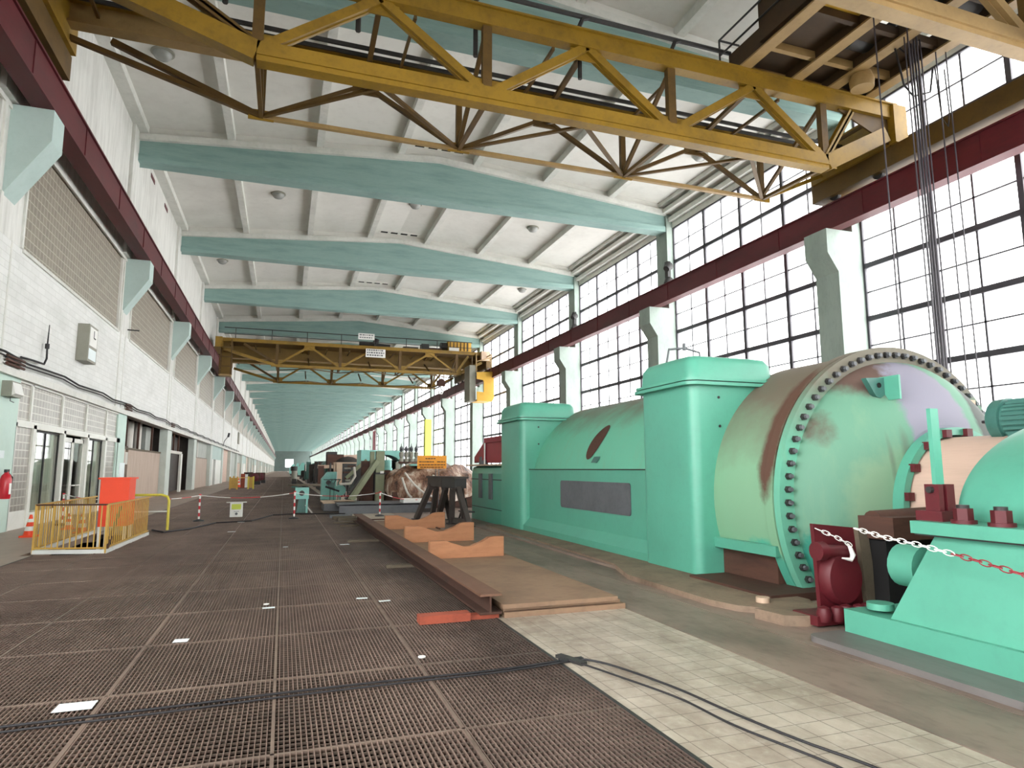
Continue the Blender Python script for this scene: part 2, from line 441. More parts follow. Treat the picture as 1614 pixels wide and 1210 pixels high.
# --- left wall
mb = MB(); W = .45
mb.box(XL-W, XL, YB, YE, 10.86, 17.6, 'upper_wall')
mb.box(XL-W, XL, 7.3, YE, 4.15, 7.6, 'brick'); mb.box(XL-W, XL, 7.3, 7.6, .9, 10.86, 'brick'); mb.box(XL-W, XL, YB, 7.3, 0, .9, 'mint')
for k in range(K0, K1):
    y = fy(k)
    if k >= 0: mb.box(XL-W, XL, y-.5, y+1.62, 7.6, 10.86, 'upper_wall')         # pier between glass-block windows
    mb.box(XL-W, XL+.0, y+.75, y+2.4, 0, 4.15, 'mint' if k in (0, 1) else 'pier')   # pier on the ground floor
    if k < 0: mb.box(XL-W, XL, y-.1, y+.9, .9, 10.86, 'brick')
    if k == -1: mb.box(XL-W, XL, 7.3, y+BAY+.75, 0, 4.15, 'mint')
# windows set back
    if k >= -1: mb.box(XL-W, XL-.1, max(y+1.62, 7.6), y+BAY-.5, 7.6, 10.86, 'gblock_hi')
    mb.box(XL-.02, XL+.05, y+1.62, y+BAY-.5, 7.52, 7.62, 'white_conc')
mb.box(XL-.02, XL+.12, YB, YE, 4.12, 4.32, 'white_conc')
struct('wall_left', mb)
# plain white frames of the glass-block windows and pilasters in relief
mb = MB()
for k in range(K0, K1):
    y = fy(k)
    mb.box(XL, XL+.06, y-.4, y-.28, 7.6, 10.86, 'white_conc'); mb.box(XL, XL+.06, y+1.42, y+1.52, 7.6, 10.86, 'white_conc')
    mb.box(XL, XL+.05, y-.3, y+BAY-.4, 10.8, 10.9, 'white_conc')
    mb.box(XL, XL+.14, y-.75, y+.45, 11.0, 17.2, 'upper_wall')
    mb.box(XL, XL+.03, y-.1, y+.05, 4.35, 8.6, 'white_conc'); mb.box(XL, XL+.02, y+.85, y+.93, 4.35, 7.6, 'white_conc')
struct('trim_1', mb)
# corbels (one per frame), each a block with a sloped underside
mb = MB()
prof = [(XL-.1, 8.55), (XL, 8.55), (-6.02, 10.1), (-6.02, 10.95), (XL-.1, 10.95)]
mb.prism(prof, 'xz', 0, .82, 'corbel')
c0 = struct('corbel_beam', mb, (0, 0, 0))
cors = [c0]
c0.location = (0, fy(K0), 0)
for k in range(K0+1, K1):
    c = c0.copy(); COL.objects.link(c); c.location = (0, fy(k), 0)
# room behind the ground-floor openings, its shade painted in as dark walls
mb = MB()
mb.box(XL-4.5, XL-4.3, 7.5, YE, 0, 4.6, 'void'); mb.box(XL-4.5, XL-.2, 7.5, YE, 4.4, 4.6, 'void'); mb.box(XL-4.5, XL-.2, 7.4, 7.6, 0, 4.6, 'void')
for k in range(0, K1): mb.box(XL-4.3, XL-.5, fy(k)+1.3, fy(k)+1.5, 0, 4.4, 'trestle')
struct('wall_left_room', mb)

# --- left wall ground floor infill
def door_thing(no, mb):
    return struct('door_%d' % no, mb)
# entry bay: glass-block surround, glazed doors
D = bpy.data.objects.new('door_1', None); COL.objects.link(D); D['kind'] = 'structure'; D.location = (XL, 21.3, 0); ORG['door_1'] = Vector((XL, 21.3, 0))
x0, x1 = XL-.22, XL-.06
bands = [(21.3, 22.3), (22.42, 25.12), (25.24, 27.9), (28.02, 30.8), (30.92, 32.9)]
for a, b in bands:
    m = MB(); m.box(x0, x1, a, b, 3.02, 4.12, 'gblock_lo'); part('glass_block_panel', m, D)
for a, b in ((21.35, 22.62), (31.2, 32.85)):
    m = MB(); m.box(x0, x1, a, b, .5, 2.9, 'gblock_lo'); part('glass_block_panel', m, D)
m = MB(); m.box(x0, x1+.02, 21.3, 22.7, 0, .5, 'door_white'); m.box(x0, x1+.02, 31.15, 33.3, 0, .5, 'door_white'); m.box(x0, x1+.02, 22.7, 25.6, 0, .4, 'door_white'); m.box(x0, x1+.02, 28.3, 31.15, 0, .3, 'door_white')
part('base_panel', m, D)
m = MB()
for y in (21.3, 22.36, 25.18, 27.96, 30.86, 32.95): m.box(x0-.02, x1+.05, y-.06, y+.06, 2.9, 4.15, 'door_white')
for y, w in ((21.32, .05), (22.75, .12), (25.55, .1), (28.35, .1), (31.0, .12), (32.95, .06)): m.box(x0-.02, x1+.06, y-w, y+w, 0, 2.95, 'door_white')
m.box(x0-.02, x1+.06, 21.3, 33.3, 2.84, 3.03, 'door_white'); m.box(x0-.02, x1+.05, 21.3, 33.3, 4.06, 4.15, 'door_white')
part('door_frame', m, D)
for a, b, zb in ((22.87, 25.45, .4), (28.45, 30.88, .3)):
    m = MB(); m.box(x0+.05, x0+.07, a, b, zb, 2.84, 'door_glass'); part('glass_pane', m, D)
    m = MB(); m.box(x0+.04, x0+.09, (a+b)/2-.03, (a+b)/2+.03, zb, 2.84, 'dark_steel'); m.box(x0+.04, x0+.09, a, a+.05, zb, 2.84, 'dark_steel'); m.box(x0+.04, x0+.09, b-.05, b, zb, 2.84, 'dark_steel'); m.box(x0+.04, x0+.09, a, b, 2.78, 2.84, 'dark_steel')
    part('pane_frame', m, D)
for a, b in ((25.65, 26.95), (27.0, 28.25)):
    m = MB(); t = .1
    m.box(x0+.04, x0+.1, a, a+t, .05, 2.75, 'door_white'); m.box(x0+.04, x0+.1, b-t, b, .05, 2.75, 'door_white'); m.box(x0+.04, x0+.1, a, b, 2.6, 2.75, 'door_white'); m.box(x0+.04, x0+.1, a, b, .05, .35, 'door_white')
    leaf = part('door_leaf', m, D)
    m = MB(); m.box(x0+.06, x0+.08, a+t, b-t, .35, 2.6, 'door_glass'); part('glass_pane', m, leaf)
    m = MB(); yy = b-.05 if a < 26 else a+.05
    m.tube([(x1, yy, 1.1), (x1+.1, yy, 1.1), (x1+.1, yy+(-.4 if a < 26 else .4), 1.1)], .022, 'white'); part('handle', m, leaf)
m = MB()
for a, b in ((22.8, 25.4), (28.4, 30.9)):
    q = a
    while q < b: m.box(XL-.27, XL-.24, q, q+.22, .3, 2.9, 'blind'); q += .24
m.box(XL-1.6, XL-1.5, 21.3, 33.3, 0, 4.2, 'blind'); part('curtain', m, D)
# bay 2: brown sheet hoarding with dark transom lights
m = MB()
m.box(XL-.5, XL-.35, 34.3, 36.3, 0, 2.66, 'sheet_brown'); m.box(XL-.5, XL-.35, 36.9, 45.7, 0, 2.66, 'sheet_brown'); m.box(XL-.55, XL-.3, 34.3, 45.7, 2.63, 2.72, 'wood_dk')
for y in (36.6, 39.4, 43.2): m.box(XL-.5, XL-.4, y, y+.12, 2.7, 4.15, 'rust')
m.box(XL-.5, XL-.4, 34.3, 37, 2.72, 2.8, 'rust'); m.box(XL-.42, XL-.36, 36.3, 36.9, 1.9, 2.5, 'pipe_white')
door_thing(2, m)
m = MB()
m.cyl((XL-1.2, 40.6, 0), (XL-1.2, 40.6, 4.3), .3, 'pipe_white'); m.cyl((XL-1.6, 38.2, 2.2), (XL-1.6, 38.2, 4.3), .2, 'grey_steel'); m.cyl((XL-1.0, 42.1, 0), (XL-1.0, 42.1, 4.3), .22, 'pipe_white')
m.box(XL-1.6, XL-.9, 44, 45.6, 0, 4.2, 'grey_panel')
struct('wall_left_pipe_panel', m)
# bay 3: doorway with tall pipe, white frame, rear panels painted dark as shade
m = MB()
m.box(XL-.45, XL-.3, 47.4, 54.6, 2.75, 2.95, 'pipe_white'); m.box(XL-1.3, XL-1.1, 55, 58.7, 0, 2.9, 'trestle'); m.box(XL-.45, XL-.3, 47.4, 48, 0, 2.8, 'door_white'); m.box(XL-.45, XL-.3, 54.3, 55, 0, 2.8, 'door_white')
for y in (48.4, 51, 53.2): m.box(XL-.45, XL-.35, y, y+.15, 2.9, 4.15, 'rust')
m.box(XL-1.3, XL-1.1, 55, 58.7, 2.9, 4.15, 'trestle')
door_thing(3, m)
m = MB(); m.cyl((XL-1.2, 52.4, 0), (XL-1.2, 52.4, 4.3), .4, 'wood'); m.cyl((XL-1.5, 50.4, 2.9), (XL-1.5, 50.4, 4.3), .25, 'pipe_white'); struct('wall_left_pipe_panel', m)
no = 4
for k in range(3, K1):
    y = fy(k); a, b = y+2.4, y+BAY+.75; m = MB(); t = k % 4
    if t == 3:
        m.box(XL-.5, XL-.3, a, b, 0, 2.66, 'sheet_brown'); m.box(XL-.6, XL-.4, a+4.5, b, 2.66, 4.15, 'grey_panel'); m.box(XL-.5, XL-.35, a, b, 2.62, 2.72, 'wood_dk')
        for q in (2., 4.): m.box(XL-.5, XL-.4, a+q, a+q+.5, 2.7, 4.15, 'pipe_white')
    elif t == 0:
        m.box(XL-.3, XL-.1, a, b, 2.7, 4.15, 'corbel'); m.box(XL-.3, XL-.1, a, a+2.6, 0, 2.7, 'door_white'); m.box(XL-.3, XL-.1, a+5, b, 0, 2.7, 'door_white'); m.box(XL-.5, XL-.35, a+2.6, a+5, 0, 2.7, 'grey_panel')
        m.box(XL-.22, XL-.08, a+2.5, a+2.7, 0, 2.75, 'white'); m.box(XL-.22, XL-.08, a+4.9, a+5.1, 0, 2.75, 'white')
    elif t == 1:
        m.box(XL-.6, XL-.4, a+4.2, b, 0, 4.15, 'pink_clad'); m.box(XL-.5, XL-.35, a, a+.5, 0, 4.15, 'door_white'); m.box(XL-.55, XL-.4, a+2, a+2.6, 1.5, 4.15, 'pipe_white')
    else:
        m.box(XL-.5, XL-.3, a+2, b, 0, 4.15, 'grey_panel')
    door_thing(no, m); no += 1

# --- right wall: columns with corbels, tall glazed bays
m = MB()
m.prism([(20.68, 0), (XR+.3, 0), (XR+.3, 17.3), (20.95, 17.3), (20.95, 10.95), (19.63, 10.95), (19.63, 10.0), (20.1, 9.25), (20.68, 8.95)][::-1] if False else
        [(20.12, 0), (XR+.3, 0), (XR+.3, 17.3), (20.95, 17.3), (20.95, 10.95), (19.63, 10.95), (19.63, 9.98), (20.12, 9.25)], 'xz', 0, 1.15, 'column')
cl = struct('column', m); cl.location = (0, fy(K0), 0)
for k in range(K0+1, K1+1):
    c = cl.copy(); COL.objects.link(c); c.location = (0, fy(k), 0)
m = MB(); a, b = 1.15, BAY; zb = 1.07; T = [1.07+2.12*i for i in range(8)]
for i in range(5):
    y = a+(b-a)*i/4; m.box(XR-.08, XR+.08, y-.075, y+.075, zb, T[-1], 'frame')if False else m.box(XR-.08, XR+.08, y-.09, y+.09, zb, T[-1], 'win_steel')
    if i < 4:
        y += (b-a)/8; m.box(XR-.03, XR+.03, y-.03, y+.03, zb, T[-1], 'win_steel')
for i, z in enumerate(T):
    m.box(XR-.08, XR+.08, a, b, z-.1, z+.1, 'win_steel')
    if i < 7: m.box(XR-.03, XR+.03, a, b, z+1.06-.024, z+1.06+.024, 'win_steel')
g = MB(); g.box(XR-.006, XR+.006, a, b, zb, T[-1], 'glass')
w0 = struct('window_1', m); p0 = part('pane', g, w0)
w0.location = (0, fy(0), 0)
no = 2
for k in list(range(1, K1))+list(range(K0, 0)):
    w = w0.copy(); w.name = 'window_%d' % no; COL.objects.link(w); w.location = (0, fy(k), 0); no += 1
    p = p0.copy(); COL.objects.link(p); p.parent = w
m = MB()
m.box(XR-.15, XR+.25, YB, YE, 0, 1.07, 'column'); m.box(XR-.1, XR+.3, YB, YE, 15.9, 17.6, 'white_conc')
m.box(XR-.35, XR, YB, YE, 16.25, 16.5, 'white_conc'); m.box(XR-.75, XR, YB, YE, 16.7, 16.95, 'ceil'); m.box(XR-.95, XR, YB, YE, 17.1, 17.4, 'white_conc')
struct('wall_right', m)
# ends of the hall
m = MB(); m.box(XL-.5, 1.2, YE, YE+.5, 0, 19, 'end_wall'); m.box(7.4, XR+.5, YE, YE+.5, 0, 19, 'end_wall'); m.box(1.2, 7.4, YE, YE+.5, 0, 3.2, 'end_wall'); m.box(1.2, 7.4, YE, YE+.5, 9.6, 19, 'end_wall'); struct('wall_far', m)
m = MB(); m.box(XL-5, XL+1, YB-.4, YB, 0, 19, 'white_conc'); m.box(20.2, XR+.5, YB-.4, YB, 0, 19, 'white_conc'); m.box(XL+1, 20.2, YB-.4, YB, 0, .8, 'white_conc'); m.box(XL+1, 20.2, YB-.4, YB, 15.6, 19, 'white_conc'); struct('wall_near', m)
def glazing(name, ax, c, a, b, z0, z1, na, nz):
    m = MB(); g = MB()
    def bx(mm, u0, u1, w0, w1, t, mat):
        if ax == 'y': mm.box(u0, u1, c-t, c+t, w0, w1, mat)
        else: mm.box(c-t, c+t, u0, u1, w0, w1, mat)
    for i in range(na+1): u = a+(b-a)*i/na; bx(m, u-.05, u+.05, z0, z1, .06, 'grey_steel')
    for i in range(nz+1): z = z0+(z1-z0)*i/nz; bx(m, a, b, z-.05, z+.05, .06, 'grey_steel')
    bx(g, a, b, z0, z1, .006, 'glass')
    w = struct(name, m); part('pane', g, w)
glazing('window_91', 'y', YB-.2, XL+1, 20.2, .8, 15.6, 18, 10)  # unseen gable glazing behind the camera, added to bring in daylight
glazing('window_92', 'x', XL-.2, YB, 7.3, .9, 10.86, 40, 7)  # unseen side glazing, added so daylight reaches the turbine flank
glazing('window_90', 'y', YE+.2, 1.2, 7.4, 3.2, 9.6, 3, 3)

# --- roof
m = MB(); T = .25
NX = 28
pr = [(XL-.5+(XR+.8-XL)*i/NX, 0) for i in range(NX+1)]
for i in range(NX):
    x0_, x1_ = pr[i][0], pr[i+1][0]
    m.add([(x0_, YB, zroof(x0_)), (x1_, YB, zroof(x1_)), (x1_, YE, zroof(x1_)), (x0_, YE, zroof(x0_)),
           (x0_, YB, zroof(x0_)+.3), (x1_, YB, zroof(x1_)+.3), (x1_, YE, zroof(x1_)+.3), (x0_, YE, zroof(x0_)+.3)],
          [(0, 1, 2, 3), (7, 6, 5, 4), (0, 4, 5, 1), (2, 6, 7, 3), (1, 5, 6, 2), (3, 7, 4, 0)], 'ceil')
struct('ceiling', m)
m = MB()
for i in range(-3, 3):
    x = XM+4.05*(i+.5); z = zroof(x); m.box(x-.17, x+.17, YB, YE, z-.38, z+.05, 'white_conc')
m.box(XL, XL+.5, YB, YE, 16.95, 17.4, 'white_conc')
struct('ceiling_trim', m)
m = MB()
xa, xb = XL-.1, 20.95
xs = [xa, -3, 1, 5, XM, 9, 13, 17, xb]
m.prism([(x, 15.7) for x in (xa, xb)]+[(x, zroof(x)-.62) for x in xs[::-1]], 'xz', .15, .75, 'beam_teal')
m.prism([(xa, 15.62), (xb, 15.62), (xb, 15.95), (xa, 15.95)], 'xz', .05, .85, 'beam_teal')
m.prism([(x, zroof(x)-.66) for x in xs]+[(x, zroof(x)-.36) for x in xs[::-1]], 'xz', -.05, .95, 'white_conc')
m.prism([(x, zroof(x)-.4) for x in xs]+[(x, zroof(x)+.02) for x in xs[::-1]], 'xz', .1, .8, 'ceil')
rb = struct('roof_beam', m); rb.location = (0, fy(K0), 0)
for k in range(K0+1, K1):
    c = rb.copy(); COL.objects.link(c); c.location = (0, fy(k), 0)
# cap corners of teal beams at the window side
# --- crane runway girders
def girder(xc, hall):
    m = MB(); w = .26
    m.box(xc-w, xc+w, YB, YE, 10.95, 11.0, 'red_girder'); m.box(xc-w, xc+w, YB, YE, 11.93, 11.99, 'red_girder')
    m.box(xc-.2, xc+.2, YB, YE, 11.0, 11.93, 'red_girder')
    m.box(xc-.04, xc+.04, YB, YE, 11.99, 12.1, 'dark_steel')
    y = YB+.5
    while y < 200:
        m.box(xc-.23, xc+.23, y, y+.02, 11.0, 11.93, 'red_girder'); y += BAY/3
    return struct('crane_runway_beam', m)
girder(-6.27, 1); girder(20.12, -1)

# ------------------------------------------------------------------ wall fittings
m = MB(); m.box(XL, XL+.36, 25.9, 27.0, 5.42, 6.72, 'clock'); b = thing('wall_clock', 'grey box clock with pale dial panel high on the white brick wall', 'clock', (XL, 26.4, 5.4))
part('housing', m, b)
m = MB(); m.box(XL+.36, XL+.375, 26.0, 26.9, 5.98, 6.64, 'white'); m.box(XL+.375, XL+.385, 26.43, 26.47, 6.3, 6.56, 'black'); m.box(XL+.375, XL+.385, 26.45, 26.7, 6.28, 6.32, 'black'); part('dial', m, b, 'pale dial with dark hands')
m = MB(); m.box(XL+.36, XL+.37, 26.0, 26.9, 5.5, 5.88, 'paper'); part('lower_panel', m, b)
m = MB()
pts = [(XL+.16, YB+1, 4.62)]
for i in range(60):
    y = 18+i*1.6; pts.append((XL+.16, y, 4.6+.05*math.sin(i*2.1)-.002*i))
m.tube(pts, .03, 'black', 6); m.tube([(XL+.14, p[1], p[2]-.09) for p in pts], .02, 'black', 6)
solo('electric_cable', m, 'long dark cable pair fixed along the ledge of the white wall', 'cable')
m = MB(); m.tube([(XL+.08, 20.9, 4.7), (XL+.14, 21.6, 4.72), (XL+.14, 22.5, 4.75), (XL+.14, 22.68, 4.95), (XL+.12, 22.7, 5.3), (XL+.1, 22.8, 6.0)], [.03, .03, .03, .03, .025, .012], 'black', 6)
m.cyl((XL+.12, 22.7, 5.25), (XL+.12, 22.7, 5.4), .06, 'black', 10)
solo('wall_antenna', m, 'bent black rod antenna rising from the cable above the glass entry', 'antenna')
def tube_lamp(y0, label):
    t = thing('tube_lamp', label, 'lamp', (XL, y0, 4.4), 'tube lamps on the wall ledge')
    m = MB(); m.box(XL, XL+.08, y0, y0+1.3, 4.33, 4.6, 'white'); part('bracket', m, t)
    for z in (4.37, 4.47, 4.57):
        m = MB(); m.cyl((XL+.16, y0+.05, z), (XL+.16, y0+1.25, z), .035, 'rust', 10); part('rod', m, t)
tube_lamp(19.7, 'cluster of brown rods on ledge above mint pier with the extinguisher')
tube_lamp(33.2, 'cluster of brown rods on ledge above the pier with the white notice')
tube_lamp(45.9, 'cluster of brown rods on ledge above pier beyond brown hoarding')
t = thing('emergency_lamp', 'small grey emergency lamp box on the mint green pier', 'lamp', (XL, 20.3, 3.6))
m = MB(); m.box(XL, XL+.22, 20.05, 20.75, 3.55, 3.95, 'clock'); part('housing', m, t)
m = MB(); m.prism([(XL+.22, 3.58), (XL+.3, 3.62), (XL+.22, 3.92)], 'xz', 20.1, 20.7, 'white'); part('lens', m, t)
m = MB(); m.tube([(XL+.1, 20.4, 3.55), (XL+.1, 20.4, 3.45), (XL+.1, 20.65, 3.43)], .012, 'grey_steel', 6); part('pull_wire', m, t)
t = thing('fire_extinguisher', 'red fire extinguisher on mint pier beside glass entry', 'fire extinguisher', (XL+.14, 20.45, .9))
m = MB(); m.lathe([(.02, 0), (.12, 0), (.13, .03), (.13, .5), (.1, .6), (.05, .66), (.05, .7)], (XL+.16, 20.45, .9), 'z', 'ext_red', 20); part('cylinder_body', m, t)
m = MB(); m.box(XL+.13, XL+.19, 20.36, 20.56, 1.58, 1.66, 'black'); part('valve_handle', m, t)
m = MB(); m.lathe([(.132, .12), (.132, .4)], (XL+.16, 20.45, .9), 'z', 'white', 20, -.6, 1.0); part('label_plate', m, t)
m = MB(); m.tube([(XL+.16, 20.5, 1.6), (XL+.24, 20.62, 1.45), (XL+.24, 20.6, 1.05)], .018, 'black', 6); part('hose', m, t)
m = MB(); m.box(XL, XL+.02, 33.5, 34.5, 1.05, 1.95, 'paper'); solo('notice_board', m, 'blank white notice on the narrow mint pier beside brown hoarding', 'notice', (XL, 33.9, 1.4))
m = MB(); m.box(XL, XL+.02, 20.3, 20.6, 1.95, 2.15, 'paper'); solo('notice_board', m, 'small pale notice above the fire extinguisher', 'notice', (XL, 20.4, 2))
for y, lb in ((85.5, 'dark lamp bracket poking from wall above the far openings'),):
    m = MB(); m.tube([(XL, y, 4.4), (XL+.1, y, 5), (XL+.5, y, 5.6)], .04, 'black', 6); m.cyl((XL+.5, y, 5.5), (XL+.6, y, 6), .12, 'black', 8); solo('wall_lamp', m, lb, 'lamp', (XL, y, 4.4))
m = MB(); m.box(XL, XL+.2, 110, 112, 5.6, 7.4, 'clock'); solo('junction_box', m, 'small brown junction box high on the far white wall', 'box', (XL, 111, 6))
m = MB(); m.tube([(XL+.02, 33.05, 7.95), (XL+.5, 33.05, 7.93)], .03, 'black', 6); solo('wall_spike', m, 'short dark spike below the second corbel beside glass blocks', 'spike', (XL, 33.05, 7.9))
# dark openings high on the wall
m = MB()
m.box(XL, XL+.02, 35.6, 36.6, 16.4, 16.62, 'dred'); solo('wall_slot', m, 'dark red slot high on wall just beyond the first full roof beam', 'slot', (XL, 36, 16.5), 'dark red slots under the ceiling')
m = MB(); m.box(XL, XL+.02, 39.6, 40.6, 16.4, 16.62, 'dred'); solo('wall_slot', m, 'dark red slot high on wall close before the second full roof beam', 'slot', (XL, 40, 16.5), 'dark red slots under the ceiling')
for k, lb in ((1, 'floodlight pair bracketed on column just behind near yellow crane'), (2, 'floodlight pair bracketed on second column beyond near yellow crane')):
    y = fy(k); t = thing('floodlight', lb, 'lamp', (20.95, y, 12.5), 'column floodlights')
    for z in (12.5, 13.4):
        m = MB(); m.cyl((20.8, y-.35, z), (20.55, y-.45, z-.25), .28, 'dark_steel', 16, .18); part('lamp_head', m, t)
    m = MB(); m.box(20.75, 20.95, y-.3, y+.02, 12.2, 13.7, 'dark_steel'); part('bracket', m, t)
# ceiling lights and vents
def lamp(x, y, label):
    z = zroof(x); t = thing('ceiling_light', label, 'ceiling light', (x, y, z), 'round ceiling lights')
    m = MB(); m.lathe([(.42, 0), (.42, -.05), (.36, -.07)], (x, y, z), 'z', 'clock', 24); part('ring', m, t)
    m = MB(); m.lathe([(.34, -.06), (.32, -.16), (.24, -.26), (.12, -.31), (.001, -.32)], (x, y, z), 'z', 'lampglass', 24); part('dome', m, t)
lamp(-4.99, 25.97, 'round domed ceiling light framed by near yellow crane beside the white wall')
lamp(-.94, 38.9, 'pale round ceiling light behind first full teal beam on the wall side')
lamp(7.26, 39.3, 'dark round ceiling light behind first full teal beam, in mid span')
lamp(15.2, 39.1, 'round ceiling light behind first full teal beam, window side')
lamp(-5.02, 52.2, 'small round ceiling light behind second full teal beam, wall side')
lamp(19.3, 52.4, 'small round ceiling light behind second full teal beam, window side')
lamp(19.3, 26.2, 'round ceiling light behind near yellow crane, close to windows')
def vent(x, y, nn, label):
    z = zroof(x)
    t = thing('ceiling_vent', label, 'vent', (x, y, z), 'slotted ceiling vents')
    m = MB(); m.box(x-.1, x+nn*.7+.1, y-.2, y+.2, z-.03, z+.2, 'ceil'); part('vent_plate', m, t)
    for i in range(nn):
        m = MB(); m.box(x+i*.7+.06, x+i*.7+.54, y-.13, y+.13, z-.04, z-.02, 'void'); part('slot', m, t)
vent(5.75, 44.55, 4, 'row of four dark ceiling slots before the second full teal beam')
vent(5.7, 31.5, 4, 'row of dark ceiling slots just before the first full teal beam')
vent(5.6, 57.6, 4, 'row of small dark ceiling slots before the third teal beam')

# ------------------------------------------------------------------ cranes
def truss(m, y, zb, zt, nodes, tops, xl, xr, mc, md, w=.36, ch=.5, dg=.24, lc=.52):
    """one lattice girder in the plane y"""
    zl = zt-.9
    m.bar((xl, y, zt), (xr, y, zt), .34, ch, mc); m.bar((xl, y, zt+ch/2), (xr, y, zt+ch/2), .5, .06, mc)
    m.bar((nodes[0], y, zb), (nodes[-1], y, zb), w, lc, mc); m.bar((nodes[0], y, zb-.1), (nodes[-1], y, zb-.1), w+.1, .04, mc)
    m.bar((nodes[0], y, zb), (xl+.5, y, zl), w, lc, mc); m.bar((nodes[-1], y, zb), (xr-.5, y, zl), w, lc, mc)
    for x in nodes:
        m.bar((x, y, zb), (x, y, zt), .26, .2, md)
        m.box(x-.5, x+.5, y-.02, y+.02, zb-.1, zb+.55, mc)
    seq = []
    for i, x in enumerate(tops):
        if i < len(nodes): seq.append((nodes[i], x))
        if i+1 < len(nodes): seq.append((nodes[i+1], x))
        m.box(x-.5, x+.5, y-.02, y+.02, zt-.6, zt+.1, mc)
    for a, b in seq:
        m.bar((a+(b-a)*.06, y, zb+.2), (b, y, zt-.2), dg, dg*1.1, mc, up=(0, 1, 0)); m.bar((a+(b-a)*.06, y, zb+.2), (b, y, zt-.2), dg*1.25, .03, mc, up=(0, 1, 0))
    m.angle((nodes[0], y, zb+.2), (xl+2.2, y, zt-.3), .26, md, up=(0, 1, 0)); m.angle((nodes[-1], y, zb+.2), (xr-2., y, zt-.3), .26, mc, up=(0, 1, 0))

